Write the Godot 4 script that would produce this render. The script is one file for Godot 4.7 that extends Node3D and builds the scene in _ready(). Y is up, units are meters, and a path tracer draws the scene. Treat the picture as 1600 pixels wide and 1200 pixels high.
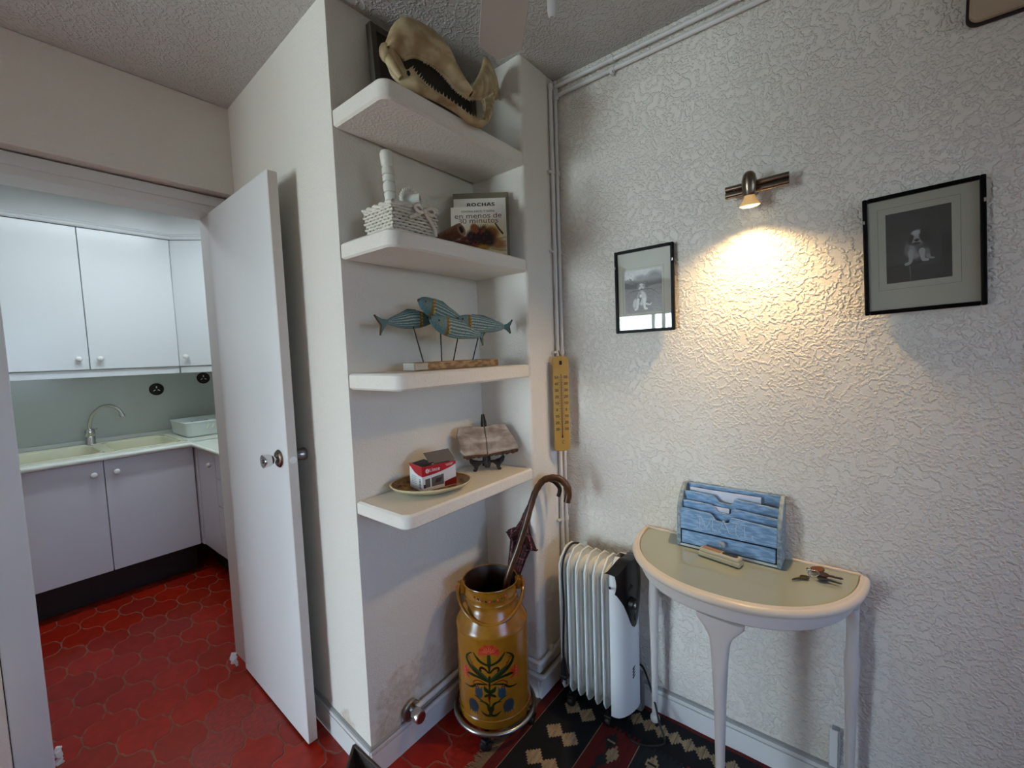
extends Node3D

# ---------------------------------------------------------------- mesh building
class MB:
	var v := PackedVector3Array()
	var n := PackedVector3Array()
	var u := PackedVector2Array()
	var xf := Transform3D.IDENTITY

	func tri(a: Vector3, b: Vector3, c: Vector3, na: Vector3, nb: Vector3, nc: Vector3, ua := Vector2.ZERO, ub := Vector2.ZERO, uc := Vector2.ZERO) -> void:
		a = xf * a
		b = xf * b
		c = xf * c
		na = (xf.basis * na).normalized()
		nb = (xf.basis * nb).normalized()
		nc = (xf.basis * nc).normalized()
		v.push_back(a)
		n.push_back(na)
		u.push_back(ua)
		if (b - a).cross(c - a).dot(na + nb + nc) > 0.0:
			v.push_back(c)
			n.push_back(nc)
			u.push_back(uc)
			v.push_back(b)
			n.push_back(nb)
			u.push_back(ub)
		else:
			v.push_back(b)
			n.push_back(nb)
			u.push_back(ub)
			v.push_back(c)
			n.push_back(nc)
			u.push_back(uc)

	func quad(a: Vector3, b: Vector3, c: Vector3, d: Vector3, na: Vector3, nb: Vector3, nc: Vector3, nd: Vector3, ua := Vector2.ZERO, ub := Vector2.ZERO, uc := Vector2.ZERO, ud := Vector2.ZERO) -> void:
		tri(a, b, c, na, nb, nc, ua, ub, uc)
		tri(a, c, d, na, nc, nd, ua, uc, ud)

	# grid of points, smooth normals from the grid; side = +1/-1 picks which way it faces
	func grid(p: Array, side := 1.0, flipuv := false) -> void:
		var h := p.size()
		var w: int = p[0].size()
		var nn := []
		for i in h:
			var row := PackedVector3Array()
			for j in w:
				var du: Vector3 = p[i][mini(j + 1, w - 1)] - p[i][maxi(j - 1, 0)]
				var dv: Vector3 = p[mini(i + 1, h - 1)][j] - p[maxi(i - 1, 0)][j]
				var c := du.cross(dv) * side
				row.push_back(c.normalized() if c.length() > 1e-12 else Vector3.UP)
			nn.push_back(row)
		for i in h - 1:
			for j in w - 1:
				var t0 := float(i) / (h - 1)
				var t1 := float(i + 1) / (h - 1)
				var s0 := float(j) / (w - 1)
				var s1 := float(j + 1) / (w - 1)
				quad(p[i][j], p[i][j + 1], p[i + 1][j + 1], p[i + 1][j], nn[i][j], nn[i][j + 1], nn[i + 1][j + 1], nn[i + 1][j], Vector2(s0, t0), Vector2(s1, t0), Vector2(s1, t1), Vector2(s0, t1))

	func rbox(c: Vector3, s: Vector3, r := 0.003, b := Basis.IDENTITY) -> void:
		var h := s * 0.5
		r = minf(r, minf(h.x, minf(h.y, h.z)) * 0.98)
		var inn := h - Vector3(r, r, r)
		for ax in 3:
			for sg in [-1.0, 1.0]:
				var a1 := (ax + 1) % 3
				var a2 := (ax + 2) % 3
				var c1 := [-h[a1], -inn[a1], inn[a1], h[a1]]
				var c2 := [-h[a2], -inn[a2], inn[a2], h[a2]]
				var P := []
				var N := []
				for i in 4:
					for j in 4:
						var p := Vector3.ZERO
						p[ax] = h[ax] * sg
						p[a1] = c1[i]
						p[a2] = c2[j]
						var q := p.clamp(-inn, inn)
						var d := (p - q).normalized()
						P.push_back(c + b * (q + d * r))
						N.push_back(b * d)
				for i in 3:
					for j in 3:
						var k := i * 4 + j
						quad(P[k], P[k + 1], P[k + 5], P[k + 4], N[k], N[k + 1], N[k + 5], N[k + 4], Vector2(i, j) / 3.0, Vector2(i, j + 1) / 3.0, Vector2(i + 1, j + 1) / 3.0, Vector2(i + 1, j) / 3.0)

	func bar(a: Vector3, b: Vector3, w: float, h: float, r := 0.002) -> void:
		var z := (b - a).normalized()
		var x := Vector3.UP.cross(z)
		if x.length() < 1e-3:
			x = Vector3.RIGHT
		x = x.normalized()
		rbox((a + b) * 0.5, Vector3(w, h, a.distance_to(b)), r, Basis(x, z.cross(x), z))

	func ball(c: Vector3, r: Vector3, k := 10) -> void:
		var P := []
		for i in k + 1:
			var th := PI * i / k
			var row := []
			for j in k * 2 + 1:
				var ph := TAU * j / (k * 2)
				row.push_back(Vector3(sin(th) * cos(ph), cos(th), sin(th) * sin(ph)))
			P.push_back(row)
		for i in k:
			for j in k * 2:
				var q := [P[i][j], P[i][j + 1], P[i + 1][j + 1], P[i + 1][j]]
				var nn := q.map(func(e): return (e / r).normalized())
				quad(c + q[0] * r, c + q[1] * r, c + q[2] * r, c + q[3] * r, nn[0], nn[1], nn[2], nn[3])

	# round tube along points; r is a number or one per point; sq flattens along the second axis
	func tube(pts: Array, r, k := 8, cap := true, sq := 1.0, up := Vector3.ZERO) -> void:
		var m := pts.size()
		var t: Vector3 = (pts[1] - pts[0]).normalized()
		var x: Vector3 = up if up != Vector3.ZERO else (Vector3.UP if absf(t.y) < 0.9 else Vector3.RIGHT)
		x = (x - t * x.dot(t)).normalized()
		var rings := []
		var nrm := []
		for i in m:
			var tt: Vector3 = (pts[mini(i + 1, m - 1)] - pts[maxi(i - 1, 0)]).normalized()
			x = (x - tt * x.dot(tt)).normalized()
			var y := tt.cross(x)
			var rr: float = r if (r is float or r is int) else r[i]
			var ring := PackedVector3Array()
			var ns := PackedVector3Array()
			for j in k + 1:
				var a := TAU * j / k
				ring.push_back(pts[i] + (x * cos(a) + y * sin(a) * sq) * rr)
				ns.push_back((x * cos(a) * sq + y * sin(a)).normalized())
			rings.push_back(ring)
			nrm.push_back(ns)
		for i in m - 1:
			for j in k:
				quad(rings[i][j], rings[i][j + 1], rings[i + 1][j + 1], rings[i + 1][j], nrm[i][j], nrm[i][j + 1], nrm[i + 1][j + 1], nrm[i + 1][j], Vector2(float(j) / k, float(i) / (m - 1)), Vector2(float(j + 1) / k, float(i) / (m - 1)), Vector2(float(j + 1) / k, float(i + 1) / (m - 1)), Vector2(float(j) / k, float(i + 1) / (m - 1)))
		if cap:
			for e in [0, m - 1]:
				var nn: Vector3 = (pts[0] - pts[1]).normalized() if e == 0 else (pts[m - 1] - pts[m - 2]).normalized()
				for j in k:
					tri(pts[e], rings[e][j], rings[e][j + 1], nn, nn, nn)

	# profile of (radius, height) turned round the y axis of at
	func lathe(prof: Array, k := 24, at := Transform3D.IDENTITY, a0 := 0.0, a1 := TAU) -> void:
		var m := prof.size()
		var tot := 0.0
		var acc := [0.0]
		for i in m - 1:
			tot += prof[i].distance_to(prof[i + 1])
			acc.push_back(tot)
		var sn := []
		for i in m - 1:
			var d: Vector2 = (prof[i + 1] - prof[i]).normalized()
			sn.push_back(Vector2(d.y, -d.x))
		for i in m - 1:
			var n0: Vector2 = sn[i]
			var n1: Vector2 = sn[i]
			if i > 0 and sn[i].dot(sn[i - 1]) > 0.6:
				n0 = (sn[i] + sn[i - 1]).normalized()
			if i < m - 2 and sn[i].dot(sn[i + 1]) > 0.6:
				n1 = (sn[i] + sn[i + 1]).normalized()
			for j in k:
				var b0 := a0 + (a1 - a0) * j / k
				var b1 := a0 + (a1 - a0) * (j + 1) / k
				var e0 := Vector3(cos(b0), 0, sin(b0))
				var e1 := Vector3(cos(b1), 0, sin(b1))
				var Y := Vector3.UP
				quad(at * (e0 * prof[i].x + Y * prof[i].y), at * (e1 * prof[i].x + Y * prof[i].y), at * (e1 * prof[i + 1].x + Y * prof[i + 1].y), at * (e0 * prof[i + 1].x + Y * prof[i + 1].y),
					at.basis * (e0 * n0.x + Y * n0.y), at.basis * (e1 * n0.x + Y * n0.y), at.basis * (e1 * n1.x + Y * n1.y), at.basis * (e0 * n1.x + Y * n1.y),
					Vector2(float(j) / k, 1.0 - acc[i] / tot), Vector2(float(j + 1) / k, 1.0 - acc[i] / tot), Vector2(float(j + 1) / k, 1.0 - acc[i + 1] / tot), Vector2(float(j) / k, 1.0 - acc[i + 1] / tot))

	# polygon in the xy plane of at, pushed along its z from 0 to h, edges chamfered by b
	func prism(poly: PackedVector2Array, h: float, b := 0.0, at := Transform3D.IDENTITY, smooth := 0.7) -> void:
		var m := poly.size()
		var area := 0.0
		for i in m:
			area += poly[i].cross(poly[(i + 1) % m])
		if area < 0.0:
			poly.reverse()
		var en := []
		for i in m:
			var d := (poly[(i + 1) % m] - poly[i]).normalized()
			en.push_back(Vector2(d.y, -d.x))
		var inn := PackedVector2Array()
		var va := []
		var vb := []
		for i in m:
			var e0: Vector2 = en[(i + m - 1) % m]
			var e1: Vector2 = en[i]
			var mt := (e0 + e1).normalized()
			inn.push_back(poly[i] - mt * b / maxf(0.35, mt.dot(e1)))
			if e0.dot(e1) > smooth:
				va.push_back(mt)
				vb.push_back(mt)
			else:
				va.push_back(e0)
				vb.push_back(e1)
		var lo := poly[0]
		var hi := poly[0]
		for p in poly:
			lo = lo.min(p)
			hi = hi.max(p)
		var sz := (hi - lo).max(Vector2(1e-6, 1e-6))
		var idx := Geometry2D.triangulate_polygon(inn)
		for e in 2:
			var zc := h if e else 0.0
			var nz := at.basis * Vector3(0, 0, 1.0 if e else -1.0)
			for i in range(0, idx.size(), 3):
				var q := [inn[idx[i]], inn[idx[i + 1]], inn[idx[i + 2]]]
				var w := q.map(func(p): return Vector2((p.x - lo.x) / sz.x, 1.0 - (p.y - lo.y) / sz.y))
				tri(at * Vector3(q[0].x, q[0].y, zc), at * Vector3(q[1].x, q[1].y, zc), at * Vector3(q[2].x, q[2].y, zc), nz, nz, nz, w[0], w[1], w[2])
		for i in m:
			var j := (i + 1) % m
			var n0 := at.basis * Vector3(vb[i].x, vb[i].y, 0)
			var n1 := at.basis * Vector3(va[j].x, va[j].y, 0)
			var z0 := b if h > 0.0 else -b
			quad(at * Vector3(poly[i].x, poly[i].y, z0), at * Vector3(poly[j].x, poly[j].y, z0), at * Vector3(poly[j].x, poly[j].y, h - z0), at * Vector3(poly[i].x, poly[i].y, h - z0), n0, n1, n1, n0)
			if b > 0.0:
				for e in 2:
					var zz := h if e else 0.0
					var zi := h - z0 if e else z0
					var nz2 := at.basis * Vector3(0, 0, 1.0 if e else -1.0)
					var f0 := (n0 + nz2).normalized()
					var f1 := (n1 + nz2).normalized()
					quad(at * Vector3(poly[i].x, poly[i].y, zi), at * Vector3(poly[j].x, poly[j].y, zi), at * Vector3(inn[j].x, inn[j].y, zz), at * Vector3(inn[i].x, inn[i].y, zz), f0, f1, f1, f0)

	# plate between two edges of matching points, with a lens-shaped section of thickness th
	func blade(A: Array, B: Array, th: float, side: Vector3, bulge := 0.0, ns := 8) -> void:
		var G := []
		for i in A.size():
			var row := []
			for j in ns * 2 + 1:
				var a := TAU * j / (ns * 2)
				var s := 0.5 - 0.5 * cos(a)
				var p: Vector3 = A[i].lerp(B[i], s)
				p += side * (sin(a) * th * 0.5 + bulge * sin(s * PI))
				row.push_back(p)
			G.push_back(row)
		grid(G, 1.0)

	func shell(A: Array, B: Array, C: Array) -> void:
		grid([A, B, C])

	func mesh(off := Vector3.ZERO) -> ArrayMesh:
		var a := []
		a.resize(Mesh.ARRAY_MAX)
		if off != Vector3.ZERO:
			for i in v.size():
				v[i] -= off
		a[Mesh.ARRAY_VERTEX] = v
		a[Mesh.ARRAY_NORMAL] = n
		a[Mesh.ARRAY_TEX_UV] = u
		var m := ArrayMesh.new()
		m.add_surface_from_arrays(Mesh.PRIMITIVE_TRIANGLES, a)
		return m

# ---------------------------------------------------------------- scene tree helpers
var taken := {}
var M := {}
var rng := RandomNumberGenerator.new()

func V(x: float, y: float, z: float) -> Vector3:
	return Vector3(x, y, z)

func numbered(s: String) -> String:
	if not taken.has(s):
		taken[s] = 0
		return s
	taken[s] += 1
	return "%s_%03d" % [s, taken[s]]

func tag(o: Node, label: String, category: String, group := "") -> void:
	o.set_meta("label", label)
	o.set_meta("category", category)
	if group:
		o.set_meta("group", group)

func thing(called: String, label: String, category: String, at: Vector3, group := "") -> Node3D:
	var o := Node3D.new()
	o.name = numbered(called)
	add_child(o)
	o.position = at
	tag(o, label, category, group)
	return o

func root_pos(o: Node) -> Vector3:
	var p := Vector3.ZERO
	while o is Node3D and o != self:
		p += o.position
		o = o.get_parent()
	return p

func part(parent: Node3D, called: String, mb: MB, mat: Material, label := "") -> MeshInstance3D:
	var o := MeshInstance3D.new()
	o.name = called
	o.mesh = mb.mesh(root_pos(parent))
	o.material_override = mat
	parent.add_child(o, true)
	if label:
		o.set_meta("label", label)
	return o

func struct(called: String, mb: MB, mat: Material) -> MeshInstance3D:
	var o := MeshInstance3D.new()
	o.name = numbered(called)
	o.mesh = mb.mesh()
	o.material_override = mat
	add_child(o)
	o.set_meta("kind", "structure")
	return o

func lettering(parent: Node3D, txt: String, at: Transform3D, height: float, mat: Material, face := "Droid Sans", bold := false, depth := 0.0006, narrow := 1.0) -> MeshInstance3D:
	var f := SystemFont.new()
	f.font_names = PackedStringArray([face])
	if bold:
		f.font_weight = 700
	var t := TextMesh.new()
	t.font = f
	t.text = txt
	t.font_size = 64
	t.pixel_size = height / 46.0
	t.depth = depth
	t.curve_step = 2.0
	var o := MeshInstance3D.new()
	o.name = "lettering"
	o.mesh = t
	o.material_override = mat
	parent.add_child(o, true)
	at.basis = at.basis * Basis.from_scale(Vector3(narrow, 1, 1))
	o.transform = Transform3D(Basis.IDENTITY, -root_pos(parent)) * at
	return o

func facing(normal: Vector3, pos: Vector3, up := Vector3.UP) -> Transform3D:
	var z := normal.normalized()
	var x := up.cross(z).normalized()
	return Transform3D(Basis(x, z.cross(x), z), pos)

func rect(w: float, h: float) -> PackedVector2Array:
	return PackedVector2Array([Vector2(-w / 2, -h / 2), Vector2(w / 2, -h / 2), Vector2(w / 2, h / 2), Vector2(-w / 2, h / 2)])

func rrect(w: float, h: float, r: float, k := 5) -> PackedVector2Array:
	var o := PackedVector2Array()
	for c in [[1, 1, 0.0], [-1, 1, PI / 2], [-1, -1, PI], [1, -1, PI * 1.5]]:
		for i in k + 1:
			var a: float = c[2] + PI / 2 * i / k
			o.push_back(Vector2(c[0] * (w / 2 - r) + r * cos(a), c[1] * (h / 2 - r) + r * sin(a)))
	return o

func poly(a: Array) -> PackedVector2Array:
	var o := PackedVector2Array()
	for i in range(0, a.size(), 2):
		o.push_back(Vector2(a[i], a[i + 1]))
	return o

func circ(r: float, k := 20, ry := -1.0) -> PackedVector2Array:
	var o := PackedVector2Array()
	for i in k:
		o.push_back(Vector2(cos(TAU * i / k) * r, sin(TAU * i / k) * (r if ry < 0 else ry)))
	return o

func spline(p: Array, k := 5) -> Array:
	var o := []
	for i in p.size() - 1:
		var a = p[maxi(i - 1, 0)]
		var b = p[i]
		var c = p[i + 1]
		var d = p[mini(i + 2, p.size() - 1)]
		for j in k:
			var t := float(j) / k
			o.push_back(0.5 * (2.0 * b + (c - a) * t + (2.0 * a - 5.0 * b + 4.0 * c - d) * t * t + (3.0 * b - a - 3.0 * c + d) * t * t * t))
	o.push_back(p[-1])
	return o

# at: x-z plan polygon raised along y: local x = world x, local y = world -z
func plan(y: float) -> Transform3D:
	return Transform3D(Basis(Vector3.RIGHT, Vector3(0, 0, -1), Vector3.UP), Vector3(0, y, 0))

func planpoly(a: Array) -> PackedVector2Array:
	var o := PackedVector2Array()
	for i in range(0, a.size(), 2):
		o.push_back(Vector2(a[i], -a[i + 1]))
	return o

# ---------------------------------------------------------------- materials
func mat(name_: String, c: Color, rough := 0.6, metal := 0.0) -> StandardMaterial3D:
	var m := StandardMaterial3D.new()
	m.resource_name = name_
	m.albedo_color = c
	m.roughness = rough
	m.metallic = metal
	m.cull_mode = BaseMaterial3D.CULL_DISABLED
	M[name_] = m
	return m

func rgb(r: int, g: int, b: int) -> Color:
	return Color8(r, g, b)

func noise(freq: float, seed_: int, type := FastNoiseLite.TYPE_SIMPLEX_SMOOTH, oct := 3) -> FastNoiseLite:
	var f := FastNoiseLite.new()
	f.seed = seed_
	f.noise_type = type
	f.frequency = freq
	f.fractal_octaves = oct
	if oct <= 1:
		f.fractal_type = FastNoiseLite.FRACTAL_NONE
	return f

func tex(img: Image) -> ImageTexture:
	return ImageTexture.create_from_image(img)

# a tinted noise for wear and mottling
func mottle(m: StandardMaterial3D, freq: float, seed_: int, lo: Color, hi: Color, scale := Vector3.ONE, world := false, oct := 4) -> void:
	var src := noise(freq, seed_, FastNoiseLite.TYPE_SIMPLEX_SMOOTH, oct).get_seamless_image(256, 256)
	var img := Image.create(256, 256, false, Image.FORMAT_RGB8)
	for y in 256:
		for x in 256:
			img.set_pixel(x, y, lo.lerp(hi, smoothstep(0.2, 0.8, src.get_pixel(x, y).r)))
	m.albedo_color = Color.WHITE
	m.albedo_texture = tex(img)
	m.uv1_triplanar = true
	m.uv1_world_triplanar = world
	m.uv1_scale = scale

# stucco: worm-like raised drops of plaster with soft shoulders
func stucco_height() -> ImageTexture:
	var S := 1024
	var a := noise(0.017, 11, FastNoiseLite.TYPE_SIMPLEX_SMOOTH, 1)
	a.domain_warp_enabled = true
	a.domain_warp_amplitude = 22.0
	a.domain_warp_frequency = 0.02
	var ia := a.get_seamless_image(S, S, false, false, 0.25)
	var ib := noise(0.055, 5, FastNoiseLite.TYPE_SIMPLEX_SMOOTH, 2).get_seamless_image(S, S, false, false, 0.25)
	ia.convert(Image.FORMAT_L8)
	ib.convert(Image.FORMAT_L8)
	var da := ia.get_data()
	var db := ib.get_data()
	var o := PackedByteArray()
	o.resize(S * S)
	for i in S * S:
		var x := da[i] / 255.0
		var w := db[i] / 255.0
		var ridge := 1.0 - absf(x - 0.5) * 5.0
		var h := smoothstep(0.15, 0.85, ridge * 0.6 + (w - 0.5) * 1.7 + 0.22) * 0.8 + w * 0.2
		o[i] = int(clampf(h, 0, 1) * 255.0)
	return tex(Image.create_from_data(S, S, false, Image.FORMAT_L8, o))

func relief(m: StandardMaterial3D, t: Texture2D, depth: float, scale: Vector3, world := true) -> void:
	m.heightmap_enabled = true
	m.heightmap_texture = t
	m.heightmap_scale = depth
	m.uv1_triplanar = true
	m.uv1_world_triplanar = world
	m.uv1_scale = scale

func disc(img: Image, x: float, y: float, r: float, c: Color) -> void:
	for j in range(int(floor(y - r)), int(ceil(y + r)) + 1):
		for i in range(int(floor(x - r)), int(ceil(x + r)) + 1):
			if i >= 0 and j >= 0 and i < img.get_width() and j < img.get_height():
				var d := Vector2(i - x, j - y).length()
				if d < r:
					img.set_pixel(i, j, img.get_pixel(i, j).lerp(c, clampf(r - d, 0, 1)))

func brush(img: Image, pts: Array, w: Array, c: Color) -> void:
	var s := spline(pts, 14)
	for i in s.size():
		var t := float(i) / (s.size() - 1) * (w.size() - 1)
		var k := mini(int(t), w.size() - 2)
		disc(img, s[i].x, s[i].y, lerpf(w[k], w[k + 1], t - k), c)

func oval(img: Image, cx: float, cy: float, rx: float, ry: float, rot: float, c: Color, soft := 0.15) -> void:
	var R := maxf(rx, ry) * (1.0 + soft) + 1
	for j in range(maxi(0, int(cy - R)), mini(img.get_height(), int(cy + R) + 1)):
		for i in range(maxi(0, int(cx - R)), mini(img.get_width(), int(cx + R) + 1)):
			var p := Vector2(i - cx, j - cy).rotated(-rot)
			var d := Vector2(p.x / rx, p.y / ry).length()
			if d < 1.0 + soft:
				img.set_pixel(i, j, img.get_pixel(i, j).lerp(c, c.a * clampf((1.0 + soft - d) / maxf(soft * 2.0, 0.01), 0, 1)))

# ---------------------------------------------------------------- the scene
func _ready() -> void:
	rng.seed = 7
	# camera
	var cam := Camera3D.new()
	cam.name = "camera"
	cam.position = Vector3(0, 1.4, 0)
	cam.rotation_order = EULER_ORDER_YXZ
	cam.rotation = Vector3(-0.0723528, -0.896024, -0.0354537)
	cam.fov = rad_to_deg(2.0 * atan(600.0 / 680.34))
	cam.near = 0.03
	cam.far = 60.0
	add_child(cam)
	cam.current = true
	# sky and exposure
	var we := WorldEnvironment.new()
	we.name = "world"
	var env := Environment.new()
	var sm := ProceduralSkyMaterial.new()
	sm.sky_top_color = Color(0.50, 0.68, 0.92)
	sm.sky_horizon_color = Color(0.78, 0.88, 0.98)
	sm.ground_horizon_color = Color(0.70, 0.80, 0.86)
	sm.ground_bottom_color = Color(0.50, 0.56, 0.56)
	sm.sky_energy_multiplier = 1.0
	sm.ground_energy_multiplier = 0.8
	var sky := Sky.new()
	sky.sky_material = sm
	env.background_mode = Environment.BG_SKY
	env.sky = sky
	env.background_energy_multiplier = 14.0
	env.tonemap_mode = Environment.TONE_MAPPER_LINEAR
	env.tonemap_exposure = EXPOSURE
	env.sdfgi_enabled = true
	env.ssao_enabled = true
	env.ssil_enabled = true
	we.environment = env
	add_child(we)
	# daylight through the terrace window (left of the entrance) and an added warm fill behind the camera
	area_light("terrace_daylight", V(-4.27, 1.04, -2.65), V(1, 0, 0), Vector2(1.44, 1.86), Color(0.882, 0.974, 1.0), DAY)
	area_light("hall_fill_light", V(0.2, 1.55, 2.5), V(0, 0, -1), Vector2(1.3, 1.0), Color(1.0, 0.83, 0.66), HALL_FILL)

	materials()
	room()
	floor_tiles()
	kitchen()
	door_leaf()
	shelves()
	pipes()
	jaw()
	basket_shelf()
	fish_shelf()
	dish_shelf()
	milk_can()
	radiator()
	console_table()
	table_things()
	wall_things()
	rug()
	tote_bag()

const EXPOSURE := 1.0
const DAY := 20.5
const HALL_FILL := 0.12  # strength of the added warm fill behind the camera
const KLAMP := 1.2
const LAMP := 0.7

func area_light(called: String, at: Vector3, towards: Vector3, size: Vector2, c: Color, e: float) -> void:
	var l := AreaLight3D.new()
	l.name = called
	l.area_size = size
	l.light_color = c
	l.light_energy = e
	l.area_range = 12.0
	l.area_attenuation = 2.0
	l.shadow_enabled = true
	add_child(l)
	l.look_at_from_position(at, at + towards, Vector3.UP)

func materials() -> void:
	var st := stucco_height()
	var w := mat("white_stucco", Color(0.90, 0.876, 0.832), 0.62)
	relief(w, st, 0.30, Vector3(1.6, 1.6, 1.6))
	var ws := mat("fine_stucco", Color(0.90, 0.876, 0.832), 0.62)
	relief(ws, st, 0.055, Vector3(1.9, 1.9, 1.9))
	stains(ws)
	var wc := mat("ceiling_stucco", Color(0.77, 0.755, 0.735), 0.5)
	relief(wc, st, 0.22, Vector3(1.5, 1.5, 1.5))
	var sh := mat("shelf_plaster", Color(0.91, 0.885, 0.84), 0.6)
	relief(sh, st, 0.05, Vector3(1.6, 1.6, 1.6))
	mat("white_paint", Color(0.88, 0.875, 0.865), 0.45)
	mat("door_paint", Color(0.90, 0.90, 0.895), 0.4)
	mat("door_edge_shaded", Color(0.84, 0.80, 0.77), 0.55)  # door paint with the dim shade of its edge mixed in
	mat("trim_grey", Color(0.62, 0.62, 0.61), 0.5)
	mat("dark_gap", Color(0.05, 0.045, 0.04), 0.9)
	mat("laminate", Color(0.86, 0.87, 0.88), 0.22)
	mat("laminate_shaded", Color(0.83, 0.81, 0.83), 0.25)  # laminate tinted darker for the dimmer light on the base units
	mat("worktop_white", Color(0.90, 0.91, 0.87), 0.25)
	mat("sink_cream", Color(0.84, 0.83, 0.72), 0.3)
	mat("chrome", Color(0.82, 0.82, 0.82), 0.16, 1.0)
	mat("nickel", Color(0.52, 0.47, 0.42), 0.26, 1.0)
	mat("steel", Color(0.66, 0.66, 0.66), 0.3, 1.0)
	mat("black_rubber", Color(0.03, 0.03, 0.032), 0.5)
	mat("black_frame", Color(0.012, 0.012, 0.012), 0.42).metallic_specular = 0.25
	mat("white_plastic", Color(0.90, 0.90, 0.885), 0.3)
	mat("knob_white", Color(0.92, 0.92, 0.91), 0.2)
	mat("beige_plastic", Color(0.70, 0.63, 0.53), 0.45)
	mat("brown_edge", Color(0.10, 0.06, 0.045), 0.6)
	mat("glass_back", Color(0.80, 0.82, 0.79), 0.15)
	mat("grout", Color(0.50, 0.33, 0.25), 0.85)
	mat("plinth", Color(0.12, 0.08, 0.07), 0.6)
	var reds := [Color(0.61, 0.11, 0.04), Color(0.645, 0.125, 0.05), Color(0.57, 0.10, 0.038), Color(0.59, 0.13, 0.05)]
	for i in 4:
		var t := mat("red_tile_%d" % i, Color.WHITE, 0.3)
		mottle(t, 0.02, 30 + i, reds[i].darkened(0.07), reds[i].lightened(0.02), Vector3(3.3, 3.3, 3.3), true)
		t.metallic_specular = 0.4
	var ro := mat("rough_tile", Color.WHITE, 0.42)
	mottle(ro, 0.05, 41, Color(0.50, 0.085, 0.045), Color(0.60, 0.135, 0.075), Vector3(3.3, 3.3, 3.3), true)

# damp marks on the plaster low in the niche
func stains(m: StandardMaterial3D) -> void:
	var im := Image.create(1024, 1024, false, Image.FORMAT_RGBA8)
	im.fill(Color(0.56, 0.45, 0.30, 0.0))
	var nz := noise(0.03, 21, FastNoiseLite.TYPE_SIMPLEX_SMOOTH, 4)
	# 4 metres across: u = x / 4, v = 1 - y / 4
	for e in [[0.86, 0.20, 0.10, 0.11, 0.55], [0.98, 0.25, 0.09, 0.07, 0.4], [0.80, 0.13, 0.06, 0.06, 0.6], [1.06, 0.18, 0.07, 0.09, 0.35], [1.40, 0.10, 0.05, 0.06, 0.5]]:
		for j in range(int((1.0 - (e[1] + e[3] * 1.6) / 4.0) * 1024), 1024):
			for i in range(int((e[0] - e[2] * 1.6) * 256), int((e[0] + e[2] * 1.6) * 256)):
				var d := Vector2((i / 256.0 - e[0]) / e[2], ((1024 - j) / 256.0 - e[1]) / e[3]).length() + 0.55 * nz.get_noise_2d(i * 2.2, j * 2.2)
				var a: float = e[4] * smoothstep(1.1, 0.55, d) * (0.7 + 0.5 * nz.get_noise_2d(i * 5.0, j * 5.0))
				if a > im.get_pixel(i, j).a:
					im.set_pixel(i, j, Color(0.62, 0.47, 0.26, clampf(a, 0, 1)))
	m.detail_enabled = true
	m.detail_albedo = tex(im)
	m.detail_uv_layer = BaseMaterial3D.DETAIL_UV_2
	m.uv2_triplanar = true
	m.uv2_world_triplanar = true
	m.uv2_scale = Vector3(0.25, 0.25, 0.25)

func wallbox(mb: MB, x0: float, x1: float, y0: float, y1: float, z0: float, z1: float) -> void:
	mb.rbox(V((x0 + x1) / 2, (y0 + y1) / 2, (z0 + z1) / 2), V(x1 - x0, y1 - y0, z1 - z0), 0.004)

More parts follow.
